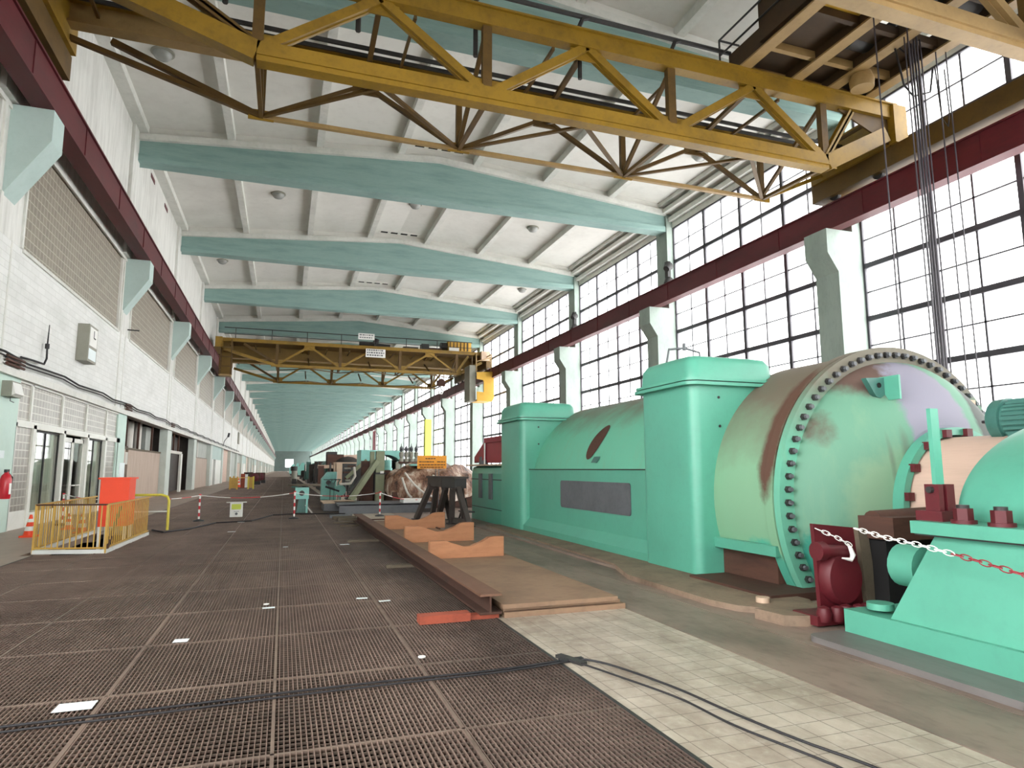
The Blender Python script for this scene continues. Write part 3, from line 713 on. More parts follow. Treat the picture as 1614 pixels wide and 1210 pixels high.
def make_crane(name, label, yo, zb, zt, nodes, tops, xl, xr, plate, mc='yellow', md='yellow_dark'):
    t = thing(name, label, 'crane', (XM, yo, 12.1), None)
    ys = [0, 3.0, 9.4, 12.45]
    zb2 = zb
    for i, dy in enumerate(ys):
        m = MB(); y = yo+dy
        if plate and i in (1, 2):
            m.box(xl, xr, y-.2, y+.2, zt-(1.25 if i == 1 else .7), zt+.1, 'yellow_plate'); m.box(xl, xr, y-.32, y+.32, zt-(1.3 if i == 1 else .75), zt-(1.23 if i == 1 else .68), 'yellow_tan'); m.box(xl, xr, y-.32, y+.32, zt+.1, zt+.16, mc)
            part('plate_girder', m, t)
        elif i == 3 and not plate:
            # outer lattice: light bottom tie, shallow girder on top
            m.bar((xl, y-.2, zt-.45), (xr, y-.2, zt-.45), .1, .62, 'yellow_tan'); m.bar((xl, y-.2, zt-.74), (xr, y-.2, zt-.74), .4, .06, 'yellow_tan'); m.bar((xl, y-.2, zt-.12), (xr, y-.2, zt-.12), .4, .06, mc)
            m.bar((nodes[0], y, zb2), (nodes[-1], y, zb2), .14, .12, 'yellow_tan')
            m.bar((nodes[0], y, zb2), (xl+.3, y, zt-1.0), .14, .14, md); m.bar((nodes[-1], y, zb2), (xr-.3, y, zt-1.), .14, .14, mc)
            for x in nodes: m.bar((x, y, zb2), (x, y, zt-.7), .18, .16, md); m.box(x-.35, x+.35, y-.03, y+.03, zb2-.1, zb2+.2, mc)
            for a, b in zip(nodes[:-1], nodes[1:]):
                c = (a+b)/2; m.bar((a, y, zb2), (c, y, zt-.8), .13, .13, md); m.bar((b, y, zb2), (c, y, zt-.8), .13, .13, md); m.box(c-.4, c+.4, y-.03, y+.03, zt-1.1, zt-.6, md)
            m.bar((nodes[0], y, zb2), (-4.9, y, zt-.9), .16, .16, md)
            part('outer_lattice', m, t)
        else:
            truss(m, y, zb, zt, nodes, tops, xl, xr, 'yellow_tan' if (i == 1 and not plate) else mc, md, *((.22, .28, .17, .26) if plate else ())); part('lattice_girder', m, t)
    # bracing between each pair, verticals fans, walkway plates
    for a, b in ((0, 1), (2, 3)):
        m = MB(); ya, yb = yo+ys[a], yo+ys[b]
        for i, x in enumerate(nodes):
            m.bar((x, ya, zb-.1), (x, yb, zb), .12, .12, md)
            if i+1 < len(nodes): m.bar((x, yb, zb), (nodes[i+1]-2.6, ya, zb-.15), .1, .08, md); m.bar((nodes[i+1], yb, zb), (x+2.9, ya, zb-.15), .12, .08, md)
            m.bar((x, ya, zt-.3), (x, yb, zb+.1), .12, .12, md)
        for x in tops: m.bar((x, ya, zt-.2), (x, yb, zt-.5), .14, .14, md); m.bar((x, yb, zt-.9), (x, ya, zb+.1), .12, .12, md)
        part('cross_bracing', m, t)
        m = MB()
        if plate: m.box(xl+.3, xr-.3, ya+.2, yb-.2, zt-.05, zt+.02, md)
        else:
            for yy in ((yb-1.1, yb-.75) if a == 2 else (ya+.8, ya+1.1)): m.bar((xl+.3, yy, zt-.3), (xr-.3, yy, zt-.3), .06, .12, 'dark_steel')
            if a == 0: m.box(xl+.3, xr-.3, ya+1, yb-.5, zt-.38, zt-.32, 'dark_steel')
        for q in range(12 if plate else 7):
            x = xl+1+q*(xr-xl-2)/(11 if plate else 6); m.bar((x, ya, zt-.42), (x, yb, zt-.42), .08, .1, md)
        part('walkway', m, t)
    # handrails on the walkways
    for dy in ((.25, 12.3) if plate else (2.75, 9.75)):
        m = MB(); y = yo+dy; z0 = zt+.1 if plate else zt-.95; z1 = zt+1.25 if plate else zt+1.1
        m.tube([(xl+.4, y, z1), (xr-1.5 if plate else 13.4, y, z1)], .045 if plate else .07, 'dark_steel', 6)
        if plate: m.tube([(xl+.4, y, zt+.65), (xr-1.5, y, zt+.65)], .03, 'dark_steel', 6)
        x = xl+1.4 if plate else -5.
        while x < (xr-1.5 if plate else 13.4):
            if plate: m.tube([(x, y, z0), (x, y, z1)], .035, 'dark_steel', 6)
            else: m.tube([(x-.1, y, z0), (x-.1, y, z1-.35), (x, y-.02, z1-.1), (x+.22, y, z1)], .07, 'dark_steel', 6)
            x += 3.25
        part('handrail', m, t)
    if plate:
        m = MB(); m.box(-6.05, -5.0, yo-.4, yo+.8, 10.3, 10.45, 'yellow_tan')
        for x in (-6.0, -5.05):
            for y in (yo-.35, yo+.75): m.bar((x, y, 10.4), (x, y, zt), .1, .1, 'yellow_dark')
        for z in (11.2, 12.1, 13): m.box(-6.05, -5.0, yo-.38, yo-.32, z-.05, z+.05, 'yellow_dark')
        m.box(-5.95, -5.1, yo+.7, yo+.75, 10.45, zt, 'yellow_plate'); part('access_cage', m, t)
    # end carriages on both rails
    for xe, s in ((-6.27, 1), (20.12, -1)):
        m = MB()
        m.box(xe-.28, xe+.28, yo-.6, yo+13.1, 12.25, 12.95, 'yellow_dark')
        m.box(xe-.3+.1*s, xe+.3+.1*s, yo-.5, yo+3.4, 12.95, zt+.2, mc); m.box(xe-.3+.1*s, xe+.3+.1*s, yo+9.1, yo+13., 12.95, zt+.2, mc)
        if not plate: m.prism([(xe+s*.2, 12.9), (xe+s*2.6, zt-.3), (xe+s*2.6, zt+.2), (xe, zt+.2)], 'xz', yo+9.38, yo+9.44, 'yellow_dark')
        part('end_carriage', m, t)
        for q in (.4, 2.4, 10.2, 12.2):
            m = MB(); m.cyl((xe-.08, yo+q, 12.32), (xe+.08, yo+q, 12.32), .22, 'dark_steel', 16); part('wheel', m, t)
    return t
nodes = [-1.03, 4.87, 10.8, 16.75]; tops = [1.93, 7.93, 13.9]
near = make_crane('bridge_crane', 'large tan and yellow lattice bridge crane overhead, nearest, spanning the hall', 6.6, 11.78, 14.15, nodes, tops, -6.2, 20.0, False, 'yellow', 'yellow_dark')
far = make_crane('bridge_crane', 'distant yellow bridge crane with hanging cab and white signs', 65.5, 11.5, 13.75, nodes, tops, -6.2, 20.0, True, 'yellow', 'yellow_dark')
# trolley of the near crane
t = thing('crane_trolley', 'brown crane trolley straddling near crane girders beside the windows', 'trolley', (15.6, 13, 14.45))
m = MB()
for x, h in ((13.5, .75), (15.55, .45), (17.1, .45), (18.7, .6)): m.box(x-.12, x+.12, 9.2, 16.4, 14.45, 14.45+h, 'trolley'); m.box(x-.2, x+.2, 9.2, 16.4, 14.42, 14.48, 'yellow_tan')
for y in (9.4, 11.3, 13.2, 14.9, 16.2): m.box(13.4, 18.8, y-.08, y+.08, 14.55, 14.8, 'yellow_tan' if y > 14 else 'trolley')
part('trolley_frame', m, t)
m = MB(); m.box(13.5, 18.7, 13.2, 16.3, 14.82, 14.88, 'trolley'); m.box(13.5, 15.5, 11.2, 13.2, 14.82, 14.88, 'cab_yellow'); m.box(15.5, 18.7, 9.4, 11.6, 14.82, 14.88, 'trolley'); part('deck_plate', m, t)
m = MB(); m.cyl((16.2, 11.9, 15.1), (18.4, 11.9, 15.1), .5, 'dark_steel', 24); part('rope_drum', m, t)
m = MB(); m.cyl((16.2, 14.2, 15.2), (17.6, 14.2, 15.2), .45, 'dark_steel', 20); m.box(17.6, 18.4, 13.7, 14.7, 14.9, 15.7, 'dark_steel'); part('hoist_motor', m, t)
m = MB(); m.box(13.25, 13.4, 10.2, 14.8, 14.6, 15.9, 'trolley'); part('side_guard', m, t)
m = MB()
for a, b in (((13.1, 16.5, 14.4), (13.1, 16.5, 15.75)), ((13.1, 16.5, 15.75), (13.1, 9.3, 15.75)), ((13.1, 16.5, 15.2), (13.1, 9.3, 15.2)), ((13.1, 16.5, 15.75), (13.9, 16.5, 15.75)), ((13.1, 9.3, 14.4), (13.1, 9.3, 15.75))): m.tube([a, b], .035, 'dark_steel', 6)
part('handrail', m, t)
for x in (13.6, 18.6):
    for y in (10., 15.8): m = MB(); m.cyl((x-.1, y, 14.62), (x+.1, y, 14.62), .2, 'dark_steel', 16); part('wheel', m, t)
m = MB(); m.lathe([(.05, 0), (.35, .02), (.38, .3), (.3, .55), (.05, .6)], (17.4, 14.9, 13.95), 'z', 'yellow_tan', 16); part('sheave_housing', m, t)
# hanging ropes
rx = [(16.62, 12.6, 1.), (17.0, 13., .6), (17.42, 13.2, .5), (17.5, 13.0, .5), (17.58, 13.15, .5), (17.66, 13.3, .5), (17.78, 13.1, .5), (18.55, 13.2, .8), (18.85, 13.1, .8), (15.1, 12.4, 1.)]
for i, (x, y, zb_) in enumerate(rx):
    m = MB(); m.tube([(x, y, 14.6), (x+.04, y, 8), (x+.02*(-1)**i+.05, y, zb_)], .03 if i in (2, 3, 4, 5) else .02, 'rope', 6)
    solo('hoist_rope', m, 'thin steel rope hanging from near crane trolley before the window grid', 'rope', (x, y, zb_), 'hoist ropes under the near crane trolley')
m = MB()
pts = [(17.5, 13.4, 14.3), (17.2, 13.5, 14.6), (17.35, 13.4, 13.2), (17.7, 13.4, 12.9), (18.3, 13.3, 13.1), (18.5, 13.3, 13.9)]
m.tube(pts, .03, 'black', 6); m.tube([(18.6, 13.3, 14), (18.7, 13.3, 12.3), (18.95, 13.3, 12.1), (19.05, 13.3, 12.6), (19.0, 13.3, 14)], .02, 'black', 6)
solo('trolley_cable', m, 'looped black supply cable dangling beside the near crane trolley', 'cable', (17.5, 13.4, 13))
# trolley, cab, signs of the far crane
t = thing('crane_trolley', 'yellow hoist trolley on top of the distant crane beside windows', 'trolley', (17, 71, 14.2))
m = MB(); m.box(16.2, 19.3, 68, 75.5, 14.15, 14.35, 'yellow'); part('trolley_frame', m, t)
m = MB(); m.box(16.6, 19.2, 68.6, 70.2, 14.5, 15.6, 'cab_yellow')
for i in range(6): m.box(16.75+i*.4, 16.85+i*.4, 68.5, 68.6, 14.6, 15.5, 'yellow_dark')
part('gear_housing', m, t)
m = MB(); m.cyl((15.9, 69.4, 15.1), (16.6, 69.4, 15.1), .45, 'dark_steel', 18); part('hoist_motor', m, t)
m = MB(); m.box(13.6, 14.4, 68.4, 69.4, 14.3, 15.1, 'dark_steel'); m.cyl((14.4, 69, 14.6), (15.9, 69, 14.6), .22, 'rust', 12); part('brake_unit', m, t)
m = MB(); m.box(16.5, 17.6, 67.8, 67.86, 14.1, 14.75, 'white'); part('notice_plate', m, t, 'white plate')
t = thing('crane_cab', 'yellow operator cab with window cut hanging under the distant crane', 'cab', (18.6, 64, 9))
m = MB()
m.prism([(18.29, 8.46), (20.0, 8.6), (20.1, 8.9), (20.1, 10.75), (20.06, 11.55), (18.25, 11.45), (18.25, 10.75), (18.9, 10.65), (19.0, 10.5), (19.0, 9.4), (18.27, 9.45)], 'xz', 63.0, 63.15, 'cab_yellow'); part('front_panel', m, t)
m = MB(); m.box(18.3, 19.95, 63.15, 65.2, 8.5, 8.65, 'cab_yellow'); m.box(18.3, 20.0, 63.15, 65.2, 11.4, 11.5, 'grey_steel'); m.box(19.95, 20.05, 63.15, 65.2, 8.65, 11.4, 'cab_yellow'); m.box(17.6, 18.25, 63.4, 65.4, 8.5, 12.2, 'clock'); part('cab_shell', m, t)
m = MB(); m.box(18.27, 19.0, 63.02, 63.08, 9.45, 10.7, 'door_glass'); part('windscreen', m, t)
m = MB()
for x in (18.3, 19.9): m.bar((x, 63.4, 11.5), (x, 63.4, 13.4), .1, .1, 'yellow_tan'); m.bar((x, 65, 11.5), (x, 65, 13.4), .1, .1, 'yellow_dark'); m.bar((x, 63.4, 13.4), (x, 66, 13.4), .1, .1, 'yellow')
m.bar((18.3, 63.4, 12.6), (19.9, 63.4, 13.1), .08, .08, 'yellow_tan'); part('hanger', m, t)
m = MB(); m.box(19.3, 20.2, 64.9, 65.4, 13.0, 14.0, 'beige'); part('control_cabinet', m, t)
def sign(x, z, y, w, h, label, nl):
    t = thing('crane_sign', label, 'sign', (x, y, z))
    m = MB(); m.box(x, x+w, y, y+.04, z, z+h, 'white'); part('board', m, t)
    m = MB(); r = random.Random(nl)
    for i in range(nl):
        zz = z+h*(1-(i+.8)/(nl+.4)); q = x+.12
        while q < x+w-.2:
            l = r.uniform(.08, .22); m.box(q, min(q+l, x+w-.1), y-.01, y, zz, zz+h*.16, 'grey_steel'); q += l+.07
    part('lettering', m, t, 'small dark lettering rows')
sign(7.3, 12.75, 65.1, 1.95, .85, 'larger white lettered sign hung on the distant crane girder', 3)
sign(6.55, 14.55, 65.3, 1.6, .62, 'smaller white lettered sign above the distant crane handrail', 2)
for i, (x, lb) in enumerate(((7.9, 'dark winch motor on the distant crane above the larger sign'), (12.1, 'low dark motor box in mid span of the distant crane'))):
    m = MB()
    if i == 0: m.cyl((7.0, 68.6, 14.7), (8.6, 68.6, 14.7), .25, 'dark_steel', 14); m.cyl((8.5, 68.6, 14.6), (10.2, 68.6, 14.5), .3, 'dark_steel', 14); m.cyl((8.6, 68.6, 14.6), (8.8, 68.6, 15.3), .3, 'black', 14); m.box(7, 10.2, 68.2, 69, 14.16, 14.45, 'dark_steel')
    else: m.box(11.6, 13.2, 68.3, 69, 14.16, 14.65, 'dark_steel'); m.box(13.2, 13.6, 68.3, 69, 14.2, 14.5, 'white')
    solo('winch_motor', m, lb, 'motor', (x, 68.6, 14.16))
t = thing('crane_hook', 'twin hook block hanging under the distant crane left of its cab', 'hook', (15.8, 70, 10.4))
m = MB(); m.tube([(15.9, 69.6, 13.8), (15.9, 69.6, 11.2)], .03, 'rope', 6); m.tube([(16.2, 69.6, 13.8), (16.2, 69.6, 11.2)], .03, 'rope', 6); part('rope', m, t)
m = MB(); m.box(15.6, 16.5, 69.4, 69.8, 10.7, 11.3, 'rust'); m.cyl((16.05, 69.35, 11.1), (16.05, 69.85, 11.1), .4, 'rust', 16); part('pulley_block', m, t)
m = MB(); m.tube([(16.05, 69.6, 10.7), (16.05, 69.6, 10.4), (16.3, 69.6, 10.15), (16.15, 69.6, 9.85), (15.85, 69.6, 9.9), (15.8, 69.6, 10.1)], .08, 'white', 8); part('hook', m, t)

# ------------------------------------------------------------------ near turbine
AX, AZ = 8.36, 1.2
PATCH = [((-.75, -.5, 1.75), (1.15, 1.5, .42), '#5d4b44', .3), ((-1.8, -.5, 1.2), (.4, 1.2, .6), '#5a4840', .3), ((-.12, -.45, 1.15), (.6, 1.5, 1.0), '#82808f', .15),
         ((-1.0, -.7, -.1), (.75, 1.6, .95), '#7a9a7e', .3), ((-.75, -.8, .72), (.1, .8, .6), '#5f6a5c', .6), ((-.98, -.8, .6), (.06, .8, .5), '#5f6a5c', .6), ((-1.75, -.5, -.95), (.75, 1.5, .7), '#348573', .1), ((.02, -.5, -.2), (.16, 1.5, 1.0), '#3c6a5c', .5), ((.95, -.3, 1.35), (.3, 1.5, 1.), '#3d443f', .3)]  # narrow dark green strip paints the shading beside the hub
M['turb'] = m_turbine('turbine_casing_paint', '#69b397', 1.2, 2.1)
M['head'] = m_turbine('turbine_head_paint', '#628f79', 2.6, 3.2, PATCH)
M['drum_near'] = m_turbine('turbine_drum_paint', '#7aa585', .3, 1.5, [((-1.55, -1.72, .75), (1.1, .26, 1.3), '#5a4136', .3), ((-2.1, -1.4, -1.0), (.8, .6, .55), '#4f9f88', .15)])
M['flange_p'] = m_turbine('turbine_flange_paint', '#66ab92', .7, 1.7)
T_ = thing('steam_turbine', 'large mint green steam turbine with bolted round head and square towers', 'turbine', (AX, 9, AZ))
m = MB(); m.lathe([(2.14, 10.0), (2.14, 16.2)], (AX, 0, AZ), 'y', 'turb', 96); part('casing_shell', m, T_)
m = MB(); m.lathe([(2.12, 7.2), (2.14, 7.3), (2.14, 8.6)], (AX, 0, AZ), 'y', 'drum_near', 96); part('drum_shell', m, T_)
m = MB()
m.lathe([(2.1, 7.28), (2.2, 7.27), (2.2, 7.12), (2.02, 7.11)], (AX, 0, AZ), 'y', 'drum_near', 128)
m.lathe([(2.0, 7.09), (2.2, 7.09), (2.2, 6.98), (1.9, 6.97)], (AX, 0, AZ), 'y', 'flange_p', 128); part('bolted_flange', m, T_)
for i in range(76):
    a = 2*math.pi*i/76
    if math.sin(a) < -.72: continue
    m = MB(); x, z = AX+2.08*math.cos(a), AZ+2.08*math.sin(a)
    m.cyl((x, 6.98, z), (x, 6.935, z), .048, 'dark_steel', 6); m.cyl((x, 6.93, z), (x, 6.89, z), .03, 'grey_steel', 8); part('flange_bolt', m, T_)
m = MB(); m.lathe([(1.98, 6.99), (1.96, 6.9), (1.88, 6.78), (1.74, 6.62), (1.55, 6.47), (1.32, 6.36), (1.1, 6.29), (1.02, 6.27)], (0, 0, 0), 'y', 'head', 96)
m.v = [(x, y-6.6, z) for x, y, z in m.v]
o = part('dished_head', MB(), T_); o.data = m.mesh('dished_head'); o.location = (0, 6.6-9, 0)
m = MB(); m.lathe([(1.06, 6.3), (1.06, 6.12), (.96, 6.12), (.94, 6.3)], (AX, 0, 1.12), 'y', 'green', 64)
for i in range(9):
    a = math.radians(60+i*22); m.box(AX+1.0*math.cos(a)-.05, AX+1.0*math.cos(a)+.05, 6.06, 6.14, 1.12+1.0*math.sin(a)-.05, 1.12+1.0*math.sin(a)+.05, 'dred')
part('hub_ring', m, T_)
m = MB(); m.lathe([(.93, 6.35), (.93, 4.5)], (AX, 0, 1.12), 'y', 'pink_clad', 64); part('shaft_cover', m, T_, 'pinkish shaft cover')
m = MB(); m.prism([(7.28, 2.84), (7.62, 2.86), (7.6, 2.55), (7.44, 2.6)], 'xz', 6.52, 6.6, 'green_dk'); m.box(7.6, 7.63, 6.3, 6.72, 2.55, 2.87, 'green'); m.cyl((7.5, 6.51, 2.75), (7.5, 6.54, 2.75), .035, 'void', 12); part('lifting_lug', m, T_)
# ledge under the drum and rusty void below
m = MB(); m.box(6.2, 8, 7.15, 8.7, .48, .62, 'green'); m.box(6.35, 8, 7.3, 8.7, .0, .48, 'rust'); part('drum_ledge', m, T_)
for (ya, yb, lb) in ((8.45, 9.98, None), (16.1, 17.85, None)):
    m = MB(); m.prism(rrect(5.88, 8.0, ya, yb, .16), 'xy', .075, 3.0, 'green', True); tw = part('bearing_tower', m, T_)
    m = MB(); m.prism(rrect(5.76, 7.62, ya-.12, yb+.12, .2), 'xy', 2.93, 2.98, 'green', True); m.prism(rrect(5.78, 7.58, ya-.1, yb+.1, .2), 'xy', 3.0, 3.04, 'green', True); m.prism(rrect(5.83, 7.55, ya-.05, yb+.05, .18), 'xy', 2.95, 3.03, 'dark_steel', True); part('rim_band', m, tw)
    m = MB()
    vs = []
    P0 = rrect(5.86, 7.5, ya-.02, yb+.02, .18); P1 = rrect(5.88, 7.48, ya, yb, .18); P2 = rrect(5.94, 7.42, ya+.06, yb-.06, .16); P3 = rrect(6.05, 7.3, ya+.2, yb-.2, .14)
    n_ = len(P0)
    for P, z in ((P0, 3.03), (P1, 3.3), (P2, 3.39), (P3, 3.43)): vs += [(x, y, z) for x, y in P]
    fs = [(i*n_+j, i*n_+(j+1) % n_, (i+1)*n_+(j+1) % n_, (i+1)*n_+j) for i in range(3) for j in range(n_)]+[tuple(range(3*n_, 4*n_))]
    m.add(vs, fs, 'green', True); part('cap', m, tw)
    m = MB()
    for z in (.85, 1.35, 1.85, 2.3, 2.75): m.cyl((6.38, ya-.012, z), (6.38, ya+.01, z), .022, 'dark_steel', 8)
    part('rivet_row', m, tw)
m = MB(); m.tube([(5.95, 9.2, 3.4), (6.0, 9.2, 3.62), (6.3, 9.2, 3.66), (6.6, 9.2, 3.6), (6.6, 9.2, 3.4)], .02, 'grey_steel', 6); m.cyl((6.3, 9.2, 3.62), (6.3, 9.2, 3.74), .03, 'grey_steel', 8); part('top_handle', m, T_)
m = MB(); m.box(6.12, 7.2, 9.9, 16.2, .32, 1.62, 'green'); m.box(6.1, 7.0, 9.9, 16.2, 1.62, 1.64, 'dark_steel'); sp_ = part('side_panel', m, T_)
m = MB(); m.prism(rrect(10.8, 14.05, .77, 1.38, .07), 'yz', 6.105, 6.13, 'grey_steel'); part('grille_panel', m, sp_, 'dark grey grille panel')
m = MB(); m.prism([(5.95, .03), (5.95, .2), (6.13, .4), (6.9, .4), (6.9, .03)], 'xz', 9.9, 16.2, 'green'); part('skirt', m, T_)
# oval brown hatch and small plate lying on the shell
def on_shell(y, ang, off): return (AX-(2.14+off)*math.cos(ang), y, AZ+(2.14+off)*math.sin(ang))
m = MB(); vs = []; n_ = 28
for j in range(n_):
    t = 2*math.pi*j/n_; vs.append(on_shell(12.87+.27*math.cos(t)-.12*math.sin(t), math.radians(29+11.5*math.sin(t)), .012))
vs.append(on_shell(12.87, math.radians(29), .02)); m.add(vs, [(j, (j+1) % n_, n_) for j in range(n_)], 'rust', True); part('oval_hatch', m, T_, 'rust brown oval hatch')
m = MB(); m.add([on_shell(12.78, math.radians(15.4), .02), on_shell(12.48, math.radians(15.4), .02), on_shell(12.4, math.radians(19), .02), on_shell(12.7, math.radians(19), .02)], [(0, 1, 2, 3)], 'green_dk'); part('name_plate', m, T_)
# foundation frame
m = MB()
m.prism([(4.95, 8.9), (4.95, 6.9), (5.05, 6.5), (5.3, 6.25), (5.9, 6.2), (6.1, 6.5), (6.1, 10), (5.9, 18), (5.5, 18), (5.3, 10)], 'xy', 0, .07, 'base_stain', False); m.box(5.25, 6.3, 9.5, 18.2, 0, .04, 'conc_strip'); m.cyl((5.45, 6.55, .07), (5.45, 6.55, .13), .08, 'beige', 12); m.box(5.7, 6.6, 6.7, 8.4, 0, .1, 'rust'); m.prism([(5.0, 6.15), (5.05, 5.75), (5.25, 5.65), (5.9, 5.7), (5.9, 6.15)], 'xy', 0, .11, 'base_stain')
solo('foundation_plate', m, 'stained brown foundation plate under the nearer square green tower', 'foundation', (5.5, 8, 0))
# ---- bearing pedestal at the picture edge
P_ = thing('bearing_pedestal', 'green bearing pedestal with domed cover and large dark bolts', 'machine', (AX, 3, .06))
m = MB(); m.box(5.3, 11.2, -.5, 5.2, .05, .27, 'green'); part('base_block', m, P_)
m = MB()
A = [(5.36, 4.72, .27), (11.1, 4.72, .27), (11.1, 4.36, 1.06), (5.56, 4.36, 1.06), (5.36, -.5, .27), (11.1, -.5, .27), (11.1, -.5, 1.06), (5.56, -.5, 1.06)]
m.add(A, [(0, 1, 2, 3), (4, 7, 6, 5), (0, 3, 7, 4), (3, 2, 6, 7), (0, 4, 5, 1)], 'green'); part('pedestal_body', m, P_)
m = MB(); m.box(5.45, 11.2, -.5, 4.52, 1.06, 1.17, 'green'); m.box(5.47, 11.2, -.5, 4.5, 1.045, 1.06, 'dark_steel'); part('flange', m, P_)
m = MB(); m.lathe([(.01, 4.5), (.8, 4.48), (.98, 4.4), (1.0, 4.25), (1.0, -.5)], (AX-.05, 0, 1.17), 'y', 'green', 64, 0, math.pi, 2.45, 1.08); part('domed_cover', m, P_)
for x, y in ((5.6, 4.12), (5.6, 3.8), (5.6, 3.45), (5.6, 3.1), (5.6, 2.75)):
    m = MB(); m.cyl((x, y, 1.17), (x, y, 1.3), .075, 'dred', 6); m.cyl((x, y, 1.17), (x, y, 1.2), .1, 'dred', 16); m.cyl((x, y, 1.3), (x, y, 1.33), .05, 'dark_steel', 12); part('flange_bolt', m, P_)
for x, y in ((5.5, 4.95),):
    m = MB(); m.cyl((x, y, .3), (x, y, .36), .12, 'green', 20); part('base_bolt', m, P_)
m = MB(); m.lathe([(.01, 4.86), (.2, 4.86), (.2, 4.6)], (5.72, 0, .72), 'y', 'green', 20); part('round_boss', m, P_)
t = thing('lever_post', 'green upright lever on dark red foot at the pedestal flange corner', 'lever', (5.72, 4.45, 1.17))
m = MB(); m.bar((5.72, 4.42, 1.45), (5.72, 4.42, 2.2), .1, .04, 'green'); part('lever_bar', m, t)
m = MB(); m.box(5.64, 5.7, 4.36, 4.5, 1.17, 1.5, 'dred'); m.box(5.74, 5.84, 4.36, 4.5, 1.17, 1.5, 'dred'); m.box(5.58, 5.9, 4.3, 4.56, 1.17, 1.26, 'dred'); m.cyl((5.6, 4.43, 1.45), (5.86, 4.43, 1.45), .03, 'dark_steel', 8); part('foot', m, t, 'dark red fork foot')
# plinths
m = MB(); m.prism(rrect(4.85, 11.5, -.6, 5.25, .12), 'xy', 0, .055, 'conc_step', True); solo('concrete_plinth', m, 'low grey concrete plinth under the bearing pedestal', 'plinth', (5, 3, 0))
# dark red valve, black block painting the shaded gap
V_ = thing('shutoff_valve', 'dark red round valve with plate between turbine head and pedestal', 'valve', (5.98, 5.95, 0))
m = MB(); m.prism([(5.46, 1.05), (6.14, .98), (6.1, .1), (5.5, .1)], 'xz', 5.7, 5.75, 'dred'); part('back_plate', m, V_)
m = MB(); m.prism([(6.02, .99), (6.16, .975), (6.26, .06), (6.1, .06)], 'xz', 5.64, 5.7, 'wood_dk'); part('side_bar', m, V_)
m = MB(); m.lathe([(.05, 5.56), (.22, 5.57), (.25, 5.61), (.25, 5.7)], (5.74, 0, .48), 'y', 'dred', 36, sz=1.18); part('valve_body', m, V_)
m = MB(); m.cyl((5.44, 5.62, .77), (5.8, 5.62, .75), .07, 'dred', 16); m.cyl((5.4, 5.62, .77), (5.5, 5.62, .77), .1, 'dred', 16); part('spindle', m, V_)
m = MB(); m.box(5.3, 6.05, 5.55, 5.9, .02, .12, 'dred')
for i in range(5): m.lathe([(.01, .22), (.06, .2), (.08, .14), (.06, .06)], (5.4+i*.15, 5.56-.03*(i % 2), 0), 'z', 'dred', 12)
part('foot_flange', m, V_)
m = MB(); m.box(6.2, 8.2, 5.45, 6.0, 0, .86, 'void'); m.box(6.15, 7.6, 5.3, 5.75, .88, 1.12, 'rust'); m.cyl((6.2, 5.6, 1.05), (8.0, 5.6, 1.1), .13, 'rust', 14)  # black box stands in for the shaded gap under the manifold
solo('drain_manifold', m, 'rusty manifold over a black block that paints the shaded gap', 'pipework', (7, 5.8, 0))
# motor
t = thing('turning_motor', 'finned dark green electric motor above the domed pedestal cover', 'motor', (8.9, 5.3, 2.2))
MX, MZ = 8.3, 2.22
m = MB(); m.cyl((MX, 5.4, MZ), (MX, 3.9, MZ), .23, 'green_dk', 32)
for i in range(26):
    a = 2*math.pi*i/26; m.bar((MX+.24*math.cos(a), 5.36, MZ+.24*math.sin(a)), (MX+.24*math.cos(a), 4.0, MZ+.24*math.sin(a)), .028, .028, 'green_dk')
part('motor_body', m, t)
m = MB(); m.lathe([(.05, 5.62), (.18, 5.6), (.26, 5.54), (.27, 5.4)], (MX, 0, MZ), 'y', 'green_dk', 28); m.cyl((MX, 5.6, MZ), (MX, 5.75, MZ), .02, 'black', 8); part('end_bell', m, t)
m = MB(); m.box(MX-.25, MX+.25, 4.2, 5.3, 1.95, 2.06, 'green_dk'); part('foot', m, t)
m = MB(); m.prism([(8.6, 1.6), (8.45, 3.0), (9.0, 2.95), (9.9, 2.1), (10.2, 1.5)], 'xz', 6.75, 6.96, 'beige'); m.box(9.2, 9.42, 6.6, 6.9, 2.3, 2.62, 'beige'); m.cyl((9.3, 6.58, 2.52), (9.3, 6.62, 2.52), .04, 'white', 10)
solo('casing_bracket', m, 'tan steel bracket with eye lug behind the finned motor', 'bracket', (9.3, 6.8, 2))
# chain
def chain(pts, label, link=.07):
    m = MB(); P = [Vector(p) for p in pts]; seg = []
    for a, b in zip(P[:-1], P[1:]):
        L = (b-a).length; n_ = max(1, round(L/(link*.78)))
        for i in range(n_): seg.append((a.lerp(b, i/n_), a.lerp(b, (i+1)/n_)))
    for i, (a, b) in enumerate(seg):
        d = (b-a); c = (a+b)/2; d.normalize(); u = Vector((0, 0, 1)) if i % 2 else d.cross(Vector((0, 0, 1))).normalized()
        u = (u-d*u.dot(d)).normalized(); r = []
        for j in range(10):
            t = 2*math.pi*j/10; r.append(c+d*math.cos(t)*link*.52+u*math.sin(t)*link*.22)
        m.tube(r, .005, 'white' if (i//14) % 2 == 0 else 'red_m', 5, True)
    return solo('barrier_chain', m, label, 'chain', tuple(P[0]))
chain([(5.25, 4.95, 1.07), (5.22, 4.6, 1.02), (5.2, 4.23, .99), (5.2, 3.8, .93), (5.2, 3.42, .865), (5.2, 3.25, .84)], 'long red and white plastic chain crossing before the green pedestal', .1)
chain([(5.46, 5.66, 1.0), (5.6, 5.54, .92), (5.76, 5.5, .83)], 'short white chain end draped over the dark red valve plate', .09)
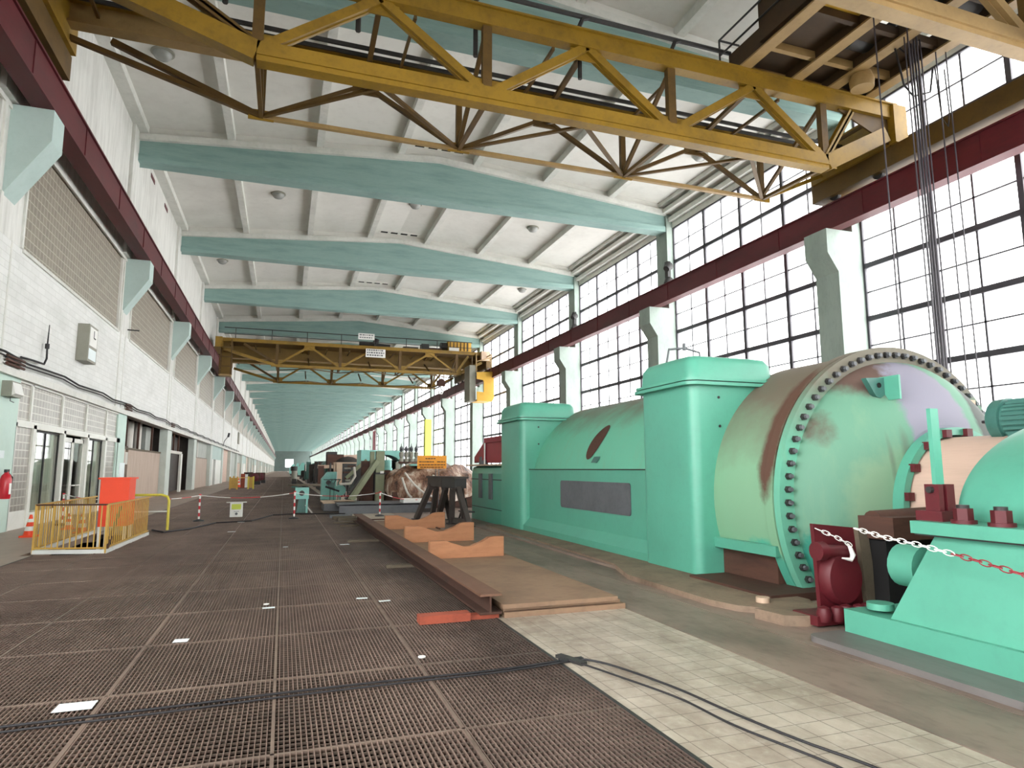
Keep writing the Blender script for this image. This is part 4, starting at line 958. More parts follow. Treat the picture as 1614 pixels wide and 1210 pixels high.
m = MB(); m.tube([(5.76, 5.54, .84), (5.75, 5.5, .8), (5.78, 5.5, .73), (5.75, 5.5, .68), (5.65, 5.52, .7)], [.012, .02, .028, .022, .008], 'white', 8); solo('chain_tie', m, 'white plastic tie knotted round the dark red valve spindle', 'tie', (5.8, 5.55, .75))

# ------------------------------------------------------------------ beam, plates, chocks
m = MB(); y0, y1 = 7.1, 20.9
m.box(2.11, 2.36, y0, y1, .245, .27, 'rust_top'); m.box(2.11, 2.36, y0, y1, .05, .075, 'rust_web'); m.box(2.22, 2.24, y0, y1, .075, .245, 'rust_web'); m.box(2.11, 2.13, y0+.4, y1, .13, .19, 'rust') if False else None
solo('steel_beam', m, 'long rusty steel joist lying along the grating edge', 'beam', (2.23, 14, .05))
for i, (x0, x1, z0, z1, ya, yb, lb) in enumerate(((2.39, 3.91, 0, .06, 7.1, 19.6, 'bottom brown steel plate of the stack on the tiles'), (2.4, 3.87, .062, .1, 7.16, 19.4, 'middle brown steel plate of the stack on the tiles'), (2.37, 3.8, .102, .15, 7.08, 19.5, 'topmost brown steel plate of the stack beside the rusty joist'))):
    m = MB(); m.box(x0, x1, ya, yb, z0, z1, 'rust_plate'); solo('steel_plate', m, lb, 'plate', (3, 13, z0), 'brown plates stacked beside the joist')
cp = [(0, 0), (0, .27), (.25, .27), (.4, .22), (.55, .17), (.68, .17), (.85, .23), (.98, .3), (1.05, .31), (1.22, .31), (1.22, 0)]
for i, (x, y, sc_, lb) in enumerate(((2.37, 10.95, 1.07, 'nearest of the three saddle shaped timber chocks on the plates'), (2.4, 13.5, 1.2, 'middle of the three saddle shaped timber chocks on the plates'), (2.45, 16.6, 1.25, 'farthest of the three saddle shaped timber chocks on the plates'))):
    m = MB(); m.prism([(x+a*sc_, .152+b*sc_) for a, b in cp], 'xz', y, y+.14, 'wood'); solo('timber_chock', m, lb, 'chock', (x+.6, y, .152), 'saddle shaped timber chocks')
m = MB(); m.box(1.44, 2.0, 7.1, 7.27, .0, .085, 'brick_red'); m.box(2.0, 2.34, 7.14, 7.27, 0, .05, 'brick_red'); solo('timber_block', m, 'red painted timber block under the near end of the rusty joist', 'block', (1.8, 7.2, 0))
for x, y, w, lb in ((1.45, 15.4, .7, 'flat brown plank under the middle of the rusty joist'), (1.6, 19.6, .6, 'brown plank lying before the stacked boards by the joist'), (1.5, 20.8, .7, 'dark plank lying nearest the grey steel platform'), (1.7, 11.2, .5, 'short dark plank under the joist near the timber chocks')):
    m = MB(); m.box(x, x+w, y, y+.16, .0, .045, 'wood_dk'); solo('timber_plank', m, lb, 'plank', (x, y, 0))

# trestle
T2 = thing('steel_trestle', 'dark steel trestle with splayed legs behind the timber chocks', 'trestle', (4.7, 19.7, 0))
m = MB(); m.prism([(4.72, 18.6), (5.15, 18.6), (4.85, 20.95), (4.38, 20.95)], 'xy', 1.36, 1.42, 'trestle'); part('top_plate', m, T2)
m = MB(); m.prism([(4.75, 18.65), (5.1, 18.65), (4.95, 19.7), (4.6, 19.7)], 'xy', 1.08, 1.36, 'dark_steel'); m.prism([(4.6, 19.75), (4.95, 19.75), (4.8, 20.9), (4.42, 20.9)], 'xy', 1.1, 1.36, 'trestle'); part('top_beam', m, T2)
LEG = [((4.47, 20.6, 1.12), (4.2, 21.6, 0)), ((4.6, 20.4, 1.1), (4.72, 21.55, 0)), ((4.72, 19.6, 1.1), (4.86, 21.3, 0)), ((4.76, 18.95, 1.1), (4.87, 19.5, 0)), ((4.86, 18.7, 1.1), (5.1, 18.3, 0)), ((4.85, 20.5, 1.1), (5.2, 21.0, 0)), ((5.0, 18.9, 1.1), (5.25, 19.4, 0))]
for a, b in LEG: m = MB(); m.bar(a, b, .2, .14, 'trestle', up=(1, 0, 0)); m.box(b[0]-.14, b[0]+.14, b[1]-.12, b[1]+.12, 0, .03, 'dark_steel'); part('leg', m, T2)
m = MB(); m.bar((5.07, 18.35, .12), (4.88, 19.4, .12), .08, .16, 'trestle'); part('cross_brace', m, T2)
m = MB(); m.bar((4.25, 21.55, .3), (4.75, 21.5, .3), .06, .12, 'trestle'); part('cross_brace', m, T2)
# green machine box beyond the second tower
G_ = thing('green_enclosure', 'green machine enclosure with two slotted handles beyond the far square tower', 'machine', (6.8, 20, 0))
m = MB(); m.prism([(6.08, 0), (6.08, 1.5), (6.12, 1.68), (6.25, 1.74), (9.5, 1.74), (9.5, 0)], 'xz', 18.3, 21.5, 'green'); part('body', m, G_)
m = MB(); m.box(5.9, 9.5, 18.2, 21.7, 1.74, 1.79, 'beige'); part('top_shelf', m, G_)
m = MB(); m.box(6.06, 6.09, 18.3, 21.5, 1.3, 1.33, 'dark_steel'); m.box(6.06, 6.09, 18.3, 21.5, .42, .44, 'dark_steel'); part('seam_strip', m, G_)
for y in (20.4, 19.3): m = MB(); m.box(6.02, 6.08, y-.13, y+.13, .72, 1.5, 'grey_steel'); part('slot_handle', m, G_)
t = thing('red_housing', 'dark red hooded housing standing on the green enclosure shelf', 'housing', (7, 20, 1.79))
m = MB(); m.box(6.35, 8.5, 18.6, 20.7, 1.85, 2.62, 'red_m'); m.box(6.28, 8.5, 18.5, 20.8, 2.5, 2.66, 'red_m'); part('body', m, t)
m = MB(); m.prism([(20.8, 1.95), (22.0, 1.85), (22.0, 2.05), (20.8, 2.55)], 'yz', 6.3, 7.2, 'red_m'); part('hood', m, t)
m = MB(); m.cyl((6.4, 21.2, 1.79), (6.4, 21.2, 2.05), .16, 'grey_steel', 14); m.box(6.28, 6.32, 20.75, 20.8, 1.79, 2.5, 'white'); part('stand_pipe', m, t)
t = thing('step_stool', 'small dark wire stool beside the green enclosure', 'stool', (5.6, 20.2, 0))
for a, b in (((5.55, 20.4, .7), (5.4, 20.7, 0)), ((5.55, 20.4, .7), (5.55, 20., 0)), ((5.55, 20.4, .7), (5.75, 20.7, 0))): m = MB(); m.tube([a, b], .03, 'dark_steel', 6); part('leg', m, t)
m = MB(); m.box(5.4, 5.75, 20.0, 20.7, .28, .32, 'dark_steel'); part('tread', m, t)

# platform of grey steel and its surroundings
m = MB(); m.box(1.95, 5.6, 25.0, 27.3, .3, .36, 'grey_steel'); m.box(2.0, 5.6, 25.0, 25.1, .0, .34, 'grey_steel'); m.box(1.55, 2.75, 26.6, 28.6, .02, .32, 'grey_steel'); m.box(1.5, 2.8, 26.5, 28.6, .32, .36, 'beige'); m.box(4.4, 5.2, 25.2, 26, .36, .5, 'white')
solo('steel_platform', m, 'low grey steel platform lying behind the rusty joist', 'platform', (3.8, 26, 0))
for i, (x, y, z) in enumerate(((1.55, 23.2, 0), (1.6, 22.4, 0), (1.7, 21.7, 0))):
    m = MB(); m.box(x, x+.75, y, y+.22, z, z+.1, ('grey_steel', 'wood_dk', 'wood_dk')[i]); solo('timber_baulk', m, ('grey baulk nearest the steel platform edge', 'middle dark baulk before the steel platform', 'dark baulk nearest the joist end')[i], 'baulk', (x, y, z), 'baulks before the steel platform')

# wrapped turbine part
t = thing('wrapped_rotor', 'big turbine casing wrapped in dusty clear plastic behind the trestle', 'machine', (6.2, 27.6, 0))
m = MB(); vs = []; fs = []; nu, nv = 44, 30
for i in range(nu+1):
    for j in range(nv+1):
        u = i/nu; a = math.pi*(1.12-1.24*j/nv); w = math.sin(u*math.pi)**.28
        rr = (1.05+.09*math.sin(9*a+3*u*7)+.06*math.sin(23*u+5*a)+.04*R.random())*w
        vs.append((4.1+4.2*u, 28.2-rr*1.25*math.cos(a) if False else 28.3+1.5*math.cos(a)*w*(1+.06*math.sin(14*u)), .75+rr*math.sin(a)*1.05))
for i in range(nu):
    for j in range(nv): k_ = i*(nv+1)+j; fs.append((k_, k_+1, k_+nv+2, k_+nv+1))
m.add(vs, fs, 'plastic', True); part('plastic_cover', m, t)
m = MB(); m.box(4.3, 8, 27.2, 29.4, .02, .7, 'rust'); part('steel_frame', m, t)
for k_, (a, b) in enumerate((((4.7, 26.75, 1.5), (5.9, 26.8, .5)), ((4.6, 26.8, 1.3), (5.0, 26.8, .5)), ((5.9, 26.75, 1.4), (5.4, 26.8, .4)))):
    m = MB(); c = [(a[0]+(b[0]-a[0])*q/6, a[1]-.1*math.sin(q/6*3.14), a[2]+(b[2]-a[2])*q/6-.18*math.sin(q/6*3.14)) for q in range(7)]; m.tube(c, .045, 'pipe_white', 6); part('strap', m, t)
m = MB(); m.box(5.1, 6.3, 27.6, 28.6, 1.78, 1.86, 'teal_m'); part('top_board', m, t, 'pale teal board')
m = MB(); m.prism([(6.3, 0), (8.8, 0), (8.8, .9), (8, 1.35), (7, 1.3), (6.3, .8)], 'xz', 30.0, 31.2, 'plastic'); m.tube([(6.5+2.0*q/10, 30.4, 1.3+.2*math.sin(q)) for q in range(11)], .3, 'plastic', 10); solo('wrapped_bundle', m, 'second plastic wrapped bundle at the far side of wrapped casing', 'bundle', (7.5, 30.5, 0))
# orange sign
t = thing('warning_sign', 'orange lettered sign board on slim posts above the plastic wrapped casing', 'sign', (5.2, 24, 0))
m = MB(); m.box(4.68, 5.78, 24.0, 24.03, 1.66, 2.14, 'orange_sign'); part('board', m, t)
m = MB(); r = random.Random(3)
for i, (z, a, b) in enumerate(((2.03, 4.98, 5.36), (1.91, 4.74, 5.3), (1.91, 5.42, 5.72), (1.80, 4.74, 5.74), (1.71, 4.78, 5.66))):
    q = a
    while q < b:
        l = r.uniform(.05, .13); m.box(q, min(q+l, b), 23.99, 24.0, z-.018, z+.018, 'rust'); q += l+.02
part('lettering', m, t, 'brown rows of lettering')
for x in (5.38, 5.5): m = MB(); m.tube([(x, 24.04, 0), (x, 24.04, 1.9)], .015, 'grey_steel', 6); part('post', m, t)

# olive derrick post
t = thing('olive_post', 'thick olive green steel post with diagonal brace beside the wrapped casing', 'post', (3.9, 28.7, 0))
m = MB(); m.box(3.78, 4.14, 28.6, 28.9, 0, 2.42, 'olive'); m.box(3.55, 3.72, 28.7, 29, 1.7, 2.4, 'olive'); part('upright', m, t)
m = MB(); m.bar((2.72, 28.3, .36), (3.82, 28.65, 2.0), .24, .2, 'olive'); part('diagonal_brace', m, t)
m = MB(); m.bar((2.6, 28.9, .36), (3.5, 29.2, 1.5), .2, .16, 'dark_steel'); part('rear_brace', m, t)
m = MB(); m.box(3.75, 4.2, 28.55, 28.95, 1.42, 1.5, 'dark_steel'); m.box(3.95, 4.1, 28.5, 28.56, 1.46, 1.56, 'white'); part('clamp', m, t)
m = MB(); m.box(3.25, 3.75, 29.2, 29.7, 0, 2.0, 'rust'); m.box(4.2, 4.5, 29.3, 30.2, 0, 1.6, 'rust'); m.box(3.2, 4.6, 29.5, 30.4, 0, .6, 'rust'); solo('rusty_frame', m, 'rust brown frame standing behind the olive post', 'frame', (3.8, 29.5, 0))
# teal hood machine
t = thing('hooded_machine', 'machine with pale teal arched hood behind the olive post', 'machine', (4.7, 35, 0))
m = MB()
arc = [(3.72, 1.75), (4.28, 1.75), (4.42, 2.12)]+[(4.42+1.3*q/8, 2.12+.26*math.sin(math.pi*min(1, q/8*.92+.08)))for q in range(1, 8)]+[(5.72, 2.04), (5.74, 2.58), (3.72, 2.62)]
m.prism(arc, 'xz', 34.0, 36.0, 'teal_m'); part('hood', m, t)
m = MB(); m.box(4.0, 5.6, 34.3, 36, .2, 2.1, 'void'); m.box(3.4, 3.9, 34.2, 35.8, .2, 1.75, 'dark_steel'); m.box(5.5, 5.7, 34.0, 34.4, .3, 2.0, 'clock'); m.bar((3.0, 34, 1.2), (4.0, 34, 2.1), .3, .15, 'olive'); part('machine_frame', m, t)
m = MB(); m.tube([(3.35, 33.6, 1.75), (3.4, 33.5, 1.3), (3.2, 33.5, .95), (2.7, 33.6, .9)], .06, 'pipe_white', 8); part('bent_pipe', m, t)
m = MB(); m.lathe([(.01, 2.08), (.17, 2.08), (.19, 2.02), (.19, 1.7), (.23, 1.68), (.23, 1.58), (.1, 1.56), (.1, 1.2)], (4.78, 32, 0), 'z', 'teal_m', 24); m.cyl((4.78, 32, 0), (4.78, 32, 1.6), .1, 'pipe_white', 12); solo('oil_pot', m, 'pale teal pot on white pipe beneath the arched hood', 'pot', (4.78, 32, 0))
# four valves
m0 = None
for i in range(4):
    x = 5.18+.235*i; lb = ('spring topped grey valve nearest the teal hood', 'second spring topped grey valve from the teal hood', 'third spring topped grey valve from the teal hood', 'spring topped grey valve nearest the yellow painted column')[i]
    if m0 is None:
        t = thing('relief_valve', lb, 'valve', (x, 30.5, 1.3), 'row of spring topped relief valves')
        m = MB(); m.lathe([(.09, 1.3), (.09, 1.6), (.05, 1.65), (.05, 1.85), (.11, 1.9), (.11, 2.1), (.06, 2.15)], (x, 30.5, 0), 'z', 'clock', 14); part('valve_body', m, t)
        m = MB(); m.lathe([(.06, 2.15), (.1, 2.25), (.1, 2.4), (.05, 2.45)], (x, 30.5, 0), 'z', 'clock', 14); part('spring_bonnet', m, t)
        m = MB(); m.lathe([(.04, 2.45), (.085, 2.5), (.085, 2.62), (.02, 2.72), (.01, 2.84)], (x, 30.5, 0), 'z', 'grey_steel', 14); m.cyl((x, 30.42, 2.56), (x, 30.4, 2.56), .04, 'black', 10); part('cap', m, t)
        m0 = t
    else: dup(m0, (x, 30.5, 1.3), lb)
m = MB(); m.box(5.0, 6.1, 30.3, 30.9, 1.1, 1.3, 'clock'); m.box(5.0, 6.1, 30.4, 30.9, 0, 1.1, 'rust'); m.tube([(5, 30.3, 1.95), (6.1, 30.3, 1.95)], .04, 'rust', 6); solo('valve_manifold', m, 'grey brown manifold block carrying the row of relief valves', 'manifold', (5.5, 30.6, 0))
# teal cabinet with pipework
t = thing('teal_cabinet', 'light teal chamfered control cabinet left of the scaffold frame'.replace('left of', 'beside'), 'cabinet', (2.2, 37, 0))
m = MB(); m.prism([(1.98, 0), (1.98, 1.1), (2.3, 1.5), (2.78, 1.5), (2.78, 0)], 'xz', 37, 38, 'teal_m'); m.box(2.76, 2.8, 36.98, 37.02, 0, 1.5, 'white'); part('cabinet_body', m, t)
m = MB()
for x in (2.35, 2.55, 2.75): m.tube([(x, 35.5, 0), (x, 35.5, .95), (x+.1, 35.6, 1.1), (x+.1, 36.8, 1.1)], .03, 'green_dk', 6)
m.tube([(2.1, 35.4, .75), (2.8, 35.3, .5)], .05, 'black', 8); m.cyl((2.4, 35.4, .8), (2.4, 35.6, .8), .16, 'green_dk', 14); m.cyl((2.6, 35.4, 0), (2.6, 35.4, .8), .06, 'teal_m', 10); m.cyl((2.25, 35.4, .95), (2.25, 35.6, .95), .12, 'dark_steel', 14); m.tube([(2.0, 35.5, 1.1), (2.9, 35.5, 1.1)], .02, 'dark_steel', 6)
part('pipework', m, t)
m = MB(); m.cyl((2.85, 35.3, .55), (2.85, 35.55, .55), .28, 'teal_m', 18); m.cyl((2.85, 35.4, .55), (2.85, 35.4, 0), .05, 'teal_m', 8); part('hand_wheel', m, t)
t = thing('scaffold_rack', 'beige steel rack with panels and pipes beneath, behind the teal cabinet', 'rack', (3.2, 40, 0))
m = MB(); m.box(2.85, 3.3, 40, 41, .75, 2.0, 'beige'); m.box(2.85, 4.4, 40, 41.4, 1.98, 2.05, 'beige'); m.box(2.85, 4.4, 40, 41.4, .7, .76, 'clock'); part('panel', m, t)
for x in (2.9, 4.1, 4.35): m = MB(); m.box(x, x+.06, 40, 40.06, 0, 2.0, 'clock'); part('post', m, t)
m = MB()
for i in range(7): m.cyl((3.0+i*.18, 40.6, 0), (3.0+i*.18, 40.6, .72), .06, 'grey_steel' if i % 2 else 'dark_steel', 10)
part('pipe_row', m, t)
m = MB()
for i in range(9): m.box(3.35+R.random()*.5, 3.7+R.random()*.6, 40.3+R.random()*.3, 40.9, .8+i*.12, .9+i*.12, ('dark_steel', 'clock', 'rust')[i % 3])
part('stored_parts', m, t)
# pump stand with flat top
t = thing('pump_stand', 'teal box valve stand on tapered leg beside the striped barrier post', 'stand', (.72, 26.5, 0))
m = MB(); m.box(.46, .96, 26.3, 26.8, .52, .95, 'teal_m'); part('box_body', m, t)
m = MB(); m.cyl((.7, 26.29, .74), (.7, 26.25, .74), .1, 'dark_steel', 16); part('dial', m, t)
m = MB(); m.prism([(.6, .52), (.82, .52), (.9, 0), (.52, 0)], 'xz', 26.35, 26.75, 'green_dk'); m.box(.86, .93, 26.2, 26.3, 0, .55, 'teal_m'); m.bar((.85, 26.25, .3), (1.1, 26.2, 0), .06, .05, 'pipe_white'); part('leg', m, t)
m = MB(); m.lathe([(.01, 1.0), (.62, 1.0), (.62, 1.06), (.01, 1.07)], (.8, 27.2, 0), 'z', 'wood_dk', 28); m.cyl((.8, 27.2, 0), (.8, 27.2, 1.0), .08, 'dark_steel', 10); solo('round_table', m, 'flat brown round top on post just behind the teal valve stand', 'table', (.8, 27.2, 0))

# far machine row
def far_machine(y, label, kind):
    t = thing('turbine_set', label, 'machine', (4.5, y, 0), 'machine sets in the far distance'); r = random.Random(int(y))
    m = MB(); m.box(2.7, 9, y, y+9, .0, .5, 'dark_steel'); m.lathe([(.8, y+.3), (1.3, y+1), (1.3, y+6), (.7, y+8)], (4.6, 0, 1.3), 'y', 'dark_steel' if kind else 'green_dk', 20); part('casing', m, t)
    m = MB()
    for i in range(16):
        x = 2.4+r.random()*3; yy = y+r.random()*5; z = r.uniform(.9, 2.6); m.box(x, x+r.uniform(.2, .7), yy, yy+.6, .4, z, ('dark_steel', 'trestle', 'rust', 'green_dk')[i % 4])
    for i in range(5):
        x = 2.8+r.random()*2; m.tube([(x, y-.2, .3), (x, y-.2, r.uniform(1.2, 2.4)), (x+r.random(), y+1, r.uniform(1.2, 2.4))], .07, ('dark_steel', 'pipe_white', 'clock')[i % 3], 6)
    part('pipework', m, t)
    if kind == 1:
        m = MB(); m.box(3.1, 4.3, y+1, y+3, 1.9, 2.75, 'rust'); m.box(3.1, 3.8, y+1, y+3, 2.75, 2.95, 'dark_steel'); m.prism([(4.3, 1.9), (6.3, 1.9), (5.3, 2.75), (4.3, 2.7)], 'xz', y+1, y+3, 'pink_clad'); m.box(2.4, 5.5, y+.5, y+1, 1.7, 1.95, 'beige'); part('tank', m, t, 'brown wrapped tank')
    return t
far_machine(50, 'dark machine set with brown wrapped tank behind the beige rack', 1)
far_machine(64, 'dark turbine set with white pipe beyond the wrapped tank', 0)
far_machine(80, 'dark turbine set before the chamfered teal plates', 0)
far_machine(98, 'remote dark turbine set beyond the chamfered teal plates', 0)
far_machine(150, 'farthest dark turbine set near the end wall window', 0)
for y, x, wd, z0, z1, lb in ((115, 2.3, 1.0, .7, 2.7, 'nearest of three teal chamfered guard plates far down the hall'), (145, 2.2, .85, .8, 2.9, 'middle of three teal chamfered guard plates far down the hall'), (185, 1.5, 1.3, .5, 3.0, 'farthest of three teal chamfered guard plates far down the hall')):
    m = MB(); m.prism([(x, z0), (x, z1*.62), (x+wd*.55, z1), (x+wd, z1), (x+wd, z0+.4), (x+wd*.6, z0-.1)], 'xz', y, y+.8, 'teal_m'); m.box(x+.3, x+.6, y+.2, y+.6, 0, 1.2, 'dark_steel'); solo('guard_plate', m, lb, 'guard', (x, y, 0), 'teal guard plates far down the hall')
m = MB(); m.cyl((.75, 62, .5), (1.15, 62, .5), .3, 'dark_steel', 14); m.box(.75, 1.25, 61.7, 62.4, .0, .3, 'green_dk'); m.cyl((.95, 62.3, .6), (.95, 62.3, 1.6), .25, 'clock', 14); m.cyl((.9, 62.3, 1.5), (.9, 62.3, 1.9), .3, 'dark_steel', 12); solo('distant_pump', m, 'small dark pump standing alone far down the grating', 'pump', (.95, 62, 0))

# yellow painted column cladding, red pipe, small wall items on window side
k_ = 6; m = MB(); m.box(20.06, 20.115, fy(k_)-.03, fy(k_)+1.12, 1.8, 9.1, 'lime'); m.box(20.06, 21.0, fy(k_)-.05, fy(k_)-.01, 1.8, 9.1, 'lime')
solo('painted_board', m, 'lime yellow painted strip on a column beyond the cab of distant crane', 'board', (20.05, fy(k_), 1.8))
for i in range(4):
    m = MB(); x = 19.6+.25*(i % 2); y = 152+i*1.3; m.tube([(x, y, 0), (x, y, 10.5)], .14, 'dred', 8); solo('riser_pipe', m, 'dark red riser pipe far along the window side', 'pipe', (x, y, 0), 'dark red riser pipes far along the windows')

# ------------------------------------------------------------------ barriers, posts, small floor things
def stripe_post(x, y, label, h=.86, base=True):
    t = thing('barrier_post', label, 'post', (x, y, 0), 'red and white barrier posts')
    n_ = 7; m = MB()
    for i in range(n_): m.cyl((x, y, .04+(h-.08)*i/n_), (x, y, .04+(h-.08)*(i+1)/n_), .028, 'white' if i % 2 == 0 else 'sred', 10)
    part('striped_tube', m, t)
    m = MB(); m.lathe([(.01, 0), (.17, 0), (.16, .03), (.05, .06), (.03, .07)], (x, y, 0), 'z', 'black', 20); part('foot', m, t)
    m = MB(); m.cyl((x, y, h-.04), (x, y, h), .04, 'sred', 10); part('cap', m, t)
    return t
stripe_post(-2.5, 23.3, 'red and white barrier post out on the grating beyond the yellow railing')
stripe_post(.4, 23.4, 'red and white barrier post in front of the teal valve stand', .92)
stripe_post(3.27, 23.5, 'red and white barrier post at the grey steel platform')
stripe_post(-6.2, 23.1, 'red and white barrier post close to the glass entry', .95)
def span(a, b, label, sag=.12, cols=('white', 'sred')):
    m = MB(); n_ = 16; P = [(a[0]+(b[0]-a[0])*i/n_, a[1]+(b[1]-a[1])*i/n_, a[2]+(b[2]-a[2])*i/n_-sag*4*(i/n_)*(1-i/n_)) for i in range(n_+1)]
    for i in range(n_): m.tube(P[i:i+2], .012, cols[(i//5) % 2], 6)
    solo('barrier_tape', m, label, 'barrier tape', a)
span((-2.5, 23.3, .82), (.4, 23.4, .86), 'red and white tape sagging between two posts across the open grating')
span((.4, 23.4, .86), (3.27, 23.5, .82), 'red and white tape sagging from valve stand post to platform post')
span((-2.5, 23.3, .82), (-3.1, 21.3, .8), 'short white tape end hanging toward the yellow pipe hoop', .02)
span((3.27, 23.5, .82), (4.8, 24.5, .5), 'white tape running from platform post toward the trestle', .08)
span((-6.2, 23.1, .92), (-4.7, 21.2, .82), 'white tape strung before the glass entry', .05)
# sign stand
t = thing('floor_sign', 'small white and yellow notice stand alone on the grating', 'sign', (-1.5, 24.6, 0))
m = MB(); m.box(-1.68, -1.27, 24.6, 24.63, .02, .5, 'white'); part('board', m, t)
m = MB(); m.box(-1.63, -1.33, 24.585, 24.6, .28, .46, 'lime'); part('yellow_field', m, t)
m = MB(); m.cyl((-1.47, 24.598, .13), (-1.47, 24.585, .13), .045, 'grey_steel', 12); m.box(-1.55, -1.39, 24.588, 24.6, .2, .215, 'grey_steel'); part('emblem', m, t, 'small dark round mark')
m = MB(); m.tube([(-1.8, 24.6, .52), (-1.15, 24.6, .52)], .018, 'white', 6); part('top_rail', m, t)
# cones
def cone(x, y, label, s=1.):
    t = thing('traffic_cone', label, 'traffic cone', (x, y, 0), 'traffic cones')
    m = MB(); m.prism(rrect(x-.18*s, x+.18*s, y-.18*s, y+.18*s, .04), 'xy', 0, .04*s, 'orange'); part('base', m, t)
    m = MB(); P = [(.135, .04), (.112, .15), (.112, .15), (.088, .26), (.088, .26), (.066, .36), (.066, .36), (.048, .44), (.048, .44), (.028, .54), (.001, .545)]
    cs = ['orange', 'white', 'orange', 'white', 'orange']
    for i in range(5): m.lathe([(r*s, z*s) for r, z in (P[2*i:2*i+2] if i < 4 else P[8:11])], (x, y, 0), 'z', cs[i], 24)
    part('cone_body', m, t)
cone(-5.88, 19.45, 'orange and white traffic cone outside the yellow railing near the mint pier')
cone(-4.95, 20.2, 'traffic cone seen behind the yellow railing balusters', .95)
cone(-5.6, 21.5, 'small traffic cone by striped post near the glass door', .8)
cone(-3.9, 66, 'far orange traffic cone inside the distant yellow barrier', 1.5)
# railing round the stair pit
T3 = thing('stair_railing', 'yellow baluster railing with dark handrail around the stair pit', 'railing', (-3.9, 17.4, 0))
def rail_side(a, b, nb, col, ends):
    a = Vector(a); b = Vector(b); Z = lambda z: Vector((0, 0, z))
    m = MB(); m.bar(a+Z(.95), b+Z(.95), .045, .03, 'rust' if col == 0 else 'rail_yellow'); part('top_rail', m, T3)
    m = MB(); m.bar(a+Z(.1), b+Z(.1), .03, .03, 'rail_yellow'); part('bottom_rail', m, T3)
    m = MB(); m.bar(a+Z(.03), b+Z(.03), .06, .08, 'white'); part('kerb', m, T3, 'white kerb')
    for i in range(nb+1):
        e = i in (0, nb)
        if e and not ends: continue
        p = a.lerp(b, i/nb); m = MB(); w = .04 if e else .02
        m.bar(p+Z(0 if e else .1), p+Z(.95), w, w, 'rail_yellow'); part('post' if e else 'baluster', m, T3)
rail_side((PX0, PY0+.35, 0), (PX1-.05, PY0, 0), 12, 0, True)
rail_side((PX1-.05, PY0, 0), (PX1+.05, PY1-.6, 0), 24, 1, False)
rail_side((PX0, PY0+.35, 0), (PX0, PY1+.4, 0), 30, 1, False)
m = MB(); m.tube([(PX1-.02, PY0+.05, .1), (PX1-.25, PY0+2.4, 1.05), (PX1-.25, PY0+3.2, 1.15)], .03, 'rust', 8); part('handrail', m, T3, 'dark sloping handrail')
m = MB()
for i in range(7): m.box(PX0+.1, PX1-.1, PY0+.5+i*.45, PY0+.95+i*.45, -.62+.0, -.12-.08*i, 'walk' if i < 2 else 'conc_strip')
m.box(PX0, PX1, PY0, PY1, -.68, -.64, 'void'); solo('stair_flight', m, 'pale stair treads descending inside the yellow railing', 'stairs', (-3.9, 17, -.6))
t = thing('orange_cabinet', 'bright orange box on legs inside the yellow stair railing', 'cabinet', (-3.5, 17.3, -.5))
m = MB(); m.prism(rrect(-3.88, -3.3, 17.0, 17.7, .02), 'xy', .38, 1.44, 'orange'); m.box(-3.92, -3.26, 16.97, 17.74, 1.43, 1.47, 'orange'); part('cabinet_body', m, t)
for x in (-3.84, -3.34):
    for y in (17.05, 17.65): m = MB(); m.box(x-.03, x+.03, y-.03, y+.03, -.62, .38, 'white'); part('leg', m, t)
m = MB(); m.tube([(-4.1, 20.5, .95), (-3.15, 20.4, .95), (-3.0, 20.35, .9), (-2.95, 20.3, .8), (-2.95, 20.3, 0)], .035, 'bright_yellow', 10); m.tube([(-4.1, 20.5, .95), (-4.1, 20.5, 0)], .035, 'rail_yellow', 10); m.tube([(-4.1, 20.5, .5), (-2.95, 20.3, .5)], .02, 'white', 8)
solo('pipe_hoop', m, 'bright yellow bent pipe hoop standing behind the stair railing', 'barrier', (-3.5, 20.4, 0))
m = MB(); m.tube([(-3.3, 20.2, .02), (-2.9, 19.4, .02), (-2.4, 20.2, .02), (-1.9, 22.2, .02), (-.9, 22.6, .02), (-.3, 25.2, .02), (.4, 25.6, .02), (1.5, 25.2, .02), (2.2, 24.8, .03)], .022, 'black', 6); solo('floor_cable', m, 'black cable winding across the grating past the barrier posts', 'cable', (-1, 22, 0))
# far yellow barrier and red machines
T4 = thing('pit_barrier', 'distant yellow barrier with white posts on the walkway side', 'barrier', (-3.3, 59, 0))
for x, y in ((-4.1, 58.5), (-3.55, 58.5), (-2.75, 59.5), (-2.35, 59.5), (-4.1, 62.5)): m = MB(); m.box(x-.06, x+.06, y-.06, y+.06, 0, 1.05, 'rail_yellow' if x < -3 else 'bright_yellow'); part('post', m, T4)
m = MB(); m.box(-4.1, -3.55, 58.47, 58.53, .1, .95, 'rail_yellow'); m.box(-2.75, -2.35, 59.47, 59.53, .1, 1.0, 'rail_yellow'); m.bar((-3.55, 58.5, .95), (-2.75, 59.5, .95), .05, .05, 'rail_yellow'); m.bar((-3.55, 58.5, .1), (-2.75, 59.5, .1), .05, .05, 'rust'); part('panel', m, T4)
m = MB(); m.box(-3.55, -3.2, 63, 63.4, 0, 1.25, 'brick_red'); m.box(-3.2, -2.98, 63, 63.3, 0, 1.2, 'white'); solo('orange_board', m, 'red brown upright board with white strip inside the distant yellow barrier', 'board', (-3.3, 63, 0))
